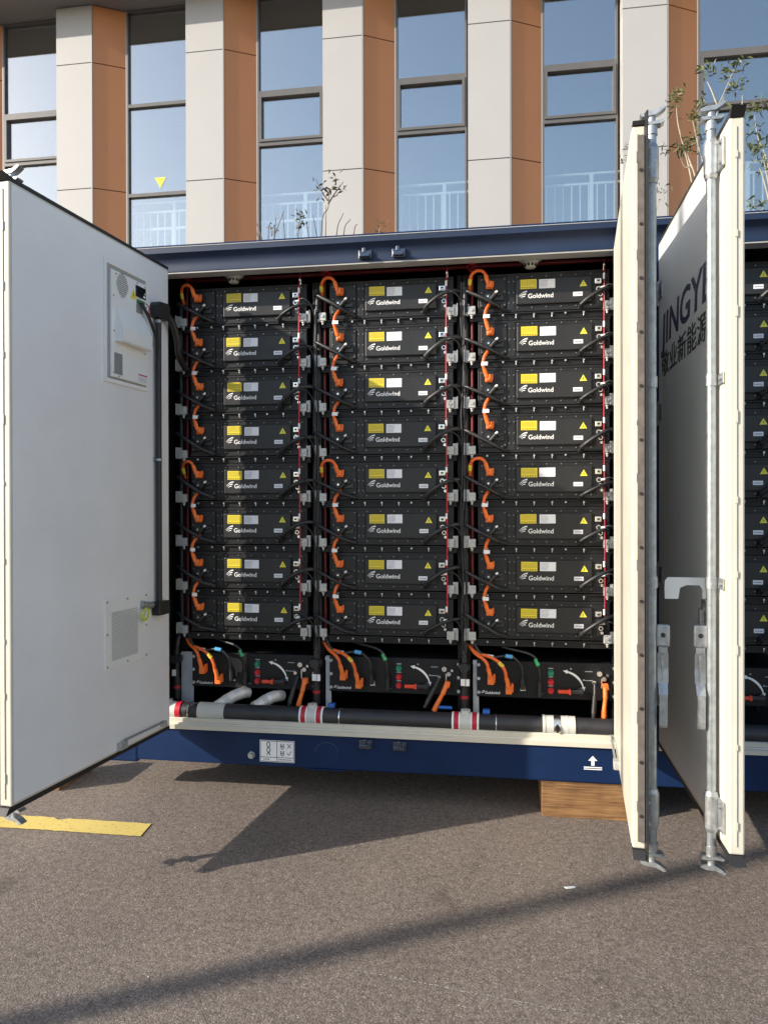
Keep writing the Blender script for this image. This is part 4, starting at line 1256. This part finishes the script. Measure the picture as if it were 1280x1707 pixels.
plant('leafy slender tree against the window behind the lettered door', 'tree', (2.30, PYP, 0), [
    ([(0, 0, 0), (.02, 0, 2.5), (0, .02, 4.1), (-.02, 0, 4.6), (-.10, .0, 4.85), (-.13, .0, 5.05)], [(-.10, 0, 5.16), (-.02, 0, 5.13), (-.17, 0, 5.07), (.04, .0, 5.15), (-.12, 0, 4.92)]),
    ([(.0, .02, 4.4), (-.06, 0, 4.7)], [(-.14, 0, 4.78), (-.10, .0, 4.75), (-.05, .02, 4.80)]),
    ([(.02, .02, 4.2), (-.06, 0, 4.5), (-.09, 0, 4.58)], [(-.09, 0, 4.62), (-.04, .02, 4.60)]),
    ([(.0, .0, 3.9), (-.1, 0, 4.2)], [(-.16, 0, 4.27), (-.08, 0, 4.26)]),
], 'leaf', 'stem', 12, lsize=.075, nl=17, spread=.075)
plant('small dark leafy twig showing beside the sunlit cream door edge', 'plant', (1.16, PYP, 0), [
    ([(0, 0, 0), (.03, 0, 2.4), (.0, 0, 4.0), (-.06, 0, 4.7)], [(-.09, 0, 4.82), (-.08, 0, 4.74)]),
    ([(.0, 0, 3.6), (.16, 0, 4.2), (.2, 0, 4.38)], [(.22, 0, 4.47), (.23, 0, 4.40)]),
    ([(.0, 0, 3.9), (.16, 0, 4.5), (.21, 0, 4.72)], [(.24, 0, 4.81)]),
], 'leafdark', 'stem', 13, lsize=.06, nl=9, spread=.06)
plant('single dark twig with an open crown of leaves above the blue header', 'plant', (-1.74, PYP, 0), [
    ([(0, 0, 0), (.02, 0, 2.5), (-.02, 0, 4.2), (.05, 0, 4.48), (.06, 0, 4.66)], [(.06, 0, 4.66), (.12, 0, 4.62), (.0, 0, 4.62)]),
    ([(.05, 0, 4.52), (.12, 0, 4.62), (.2, 0, 4.72)], [(.16, 0, 4.66)]),
    ([(.05, 0, 4.55), (.0, 0, 4.62), (-.07, 0, 4.76)], [(-.04, 0, 4.70), (.07, 0, 4.76)]),
    ([(.12, 0, 3.4), (.13, 0, 4.2), (.20, 0, 4.42)], []), ([(.2, 0, 3.4), (.2, 0, 4.2), (.27, 0, 4.36)], []), ([(.25, 0, 3.4), (.3, 0, 4.2), (.34, 0, 4.31)], []),
], 'leafdark', 'stemdark', 14, lsize=.082, nl=6, spread=.075)
plant('dry twigs with a pale seed head over the blue header', 'plant', (-2.02, PYP, 0), [
    ([(0, 0, 0), (0, 0, 3.0), (.03, 0, 4.2), (.06, 0, 4.42)], [(.06, 0, 4.38), (.06, 0, 4.44), (.05, 0, 4.34)]),
    ([(-.10, 0, 3.4), (-.1, 0, 4.1), (-.12, 0, 4.46)], []), ([(.1, 0, 3.4), (.14, 0, 4.1), (.11, 0, 4.36)], []), ([(.16, 0, 3.4), (.22, 0, 4.1), (.18, 0, 4.42)], []), ([(.26, 0, 3.4), (.30, 0, 4.1), (.31, 0, 4.5)], []),
], 'leafdark', 'stemdark', 15, lsize=.06, nl=14, spread=.06)
plant('tangle of bare brown twigs over the blue header', 'plant', (-2.30, PYP, 0), [
    ([(0, 0, 0), (0, 0, 3.0), (.01, 0, 4.2), (.03, 0, 4.36)], [(.03, 0, 4.32), (.05, 0, 4.28)]),
    ([(0, 0, 3.4), (.04, 0, 4.1), (.17, 0, 4.48)], []), ([(.02, 0, 3.4), (-.04, 0, 4.15), (-.14, 0, 4.46)], []), ([(.02, 0, 3.4), (-.06, 0, 4.1), (-.11, 0, 4.3)], []), ([(.02, 0, 3.6), (.07, 0, 4.2), (.09, 0, 4.42)], []),
], 'stemdark', 'stemdark', 16, lsize=.045, nl=10, spread=.06)
plant('tiny yellowing sprig before the orange panel over the header', 'plant', (-1.19, PYP, 0), [
    ([(0, 0, 0), (0, 0, 3.0), (-.01, 0, 4.1), (.01, 0, 4.26)], [(.01, 0, 4.25), (-.02, 0, 4.19), (.02, 0, 4.3)]),
], 'leafdark', 'stem', 17, lsize=.04, nl=9, spread=.05)

# ------------------------------------------------------------------ lamp post behind the viewer (its shadow crosses the asphalt)
lamp = thing('lamp_post', 'tall grey lamp post standing off behind the viewer', 'lamp post', (-9.0, -6.40, 0))
add_obj('pole', MB().cyl((0, 0, 0), (0, 0, 9.5), .075, .055, n=16), 'zincbr', lamp)
add_obj('base', MB().cyl((0, 0, 0), (0, 0, .5), .13, .11, n=16), 'zincbr', lamp)
add_obj('lantern', MB().tube([(0, 0, 9.4), (-.3, -.4, 9.7), (-.8, -1.0, 9.75)], .03).box(-1.1, -.7, -1.3, -.9, 9.70, 9.80, .03), 'zincbr', lamp)
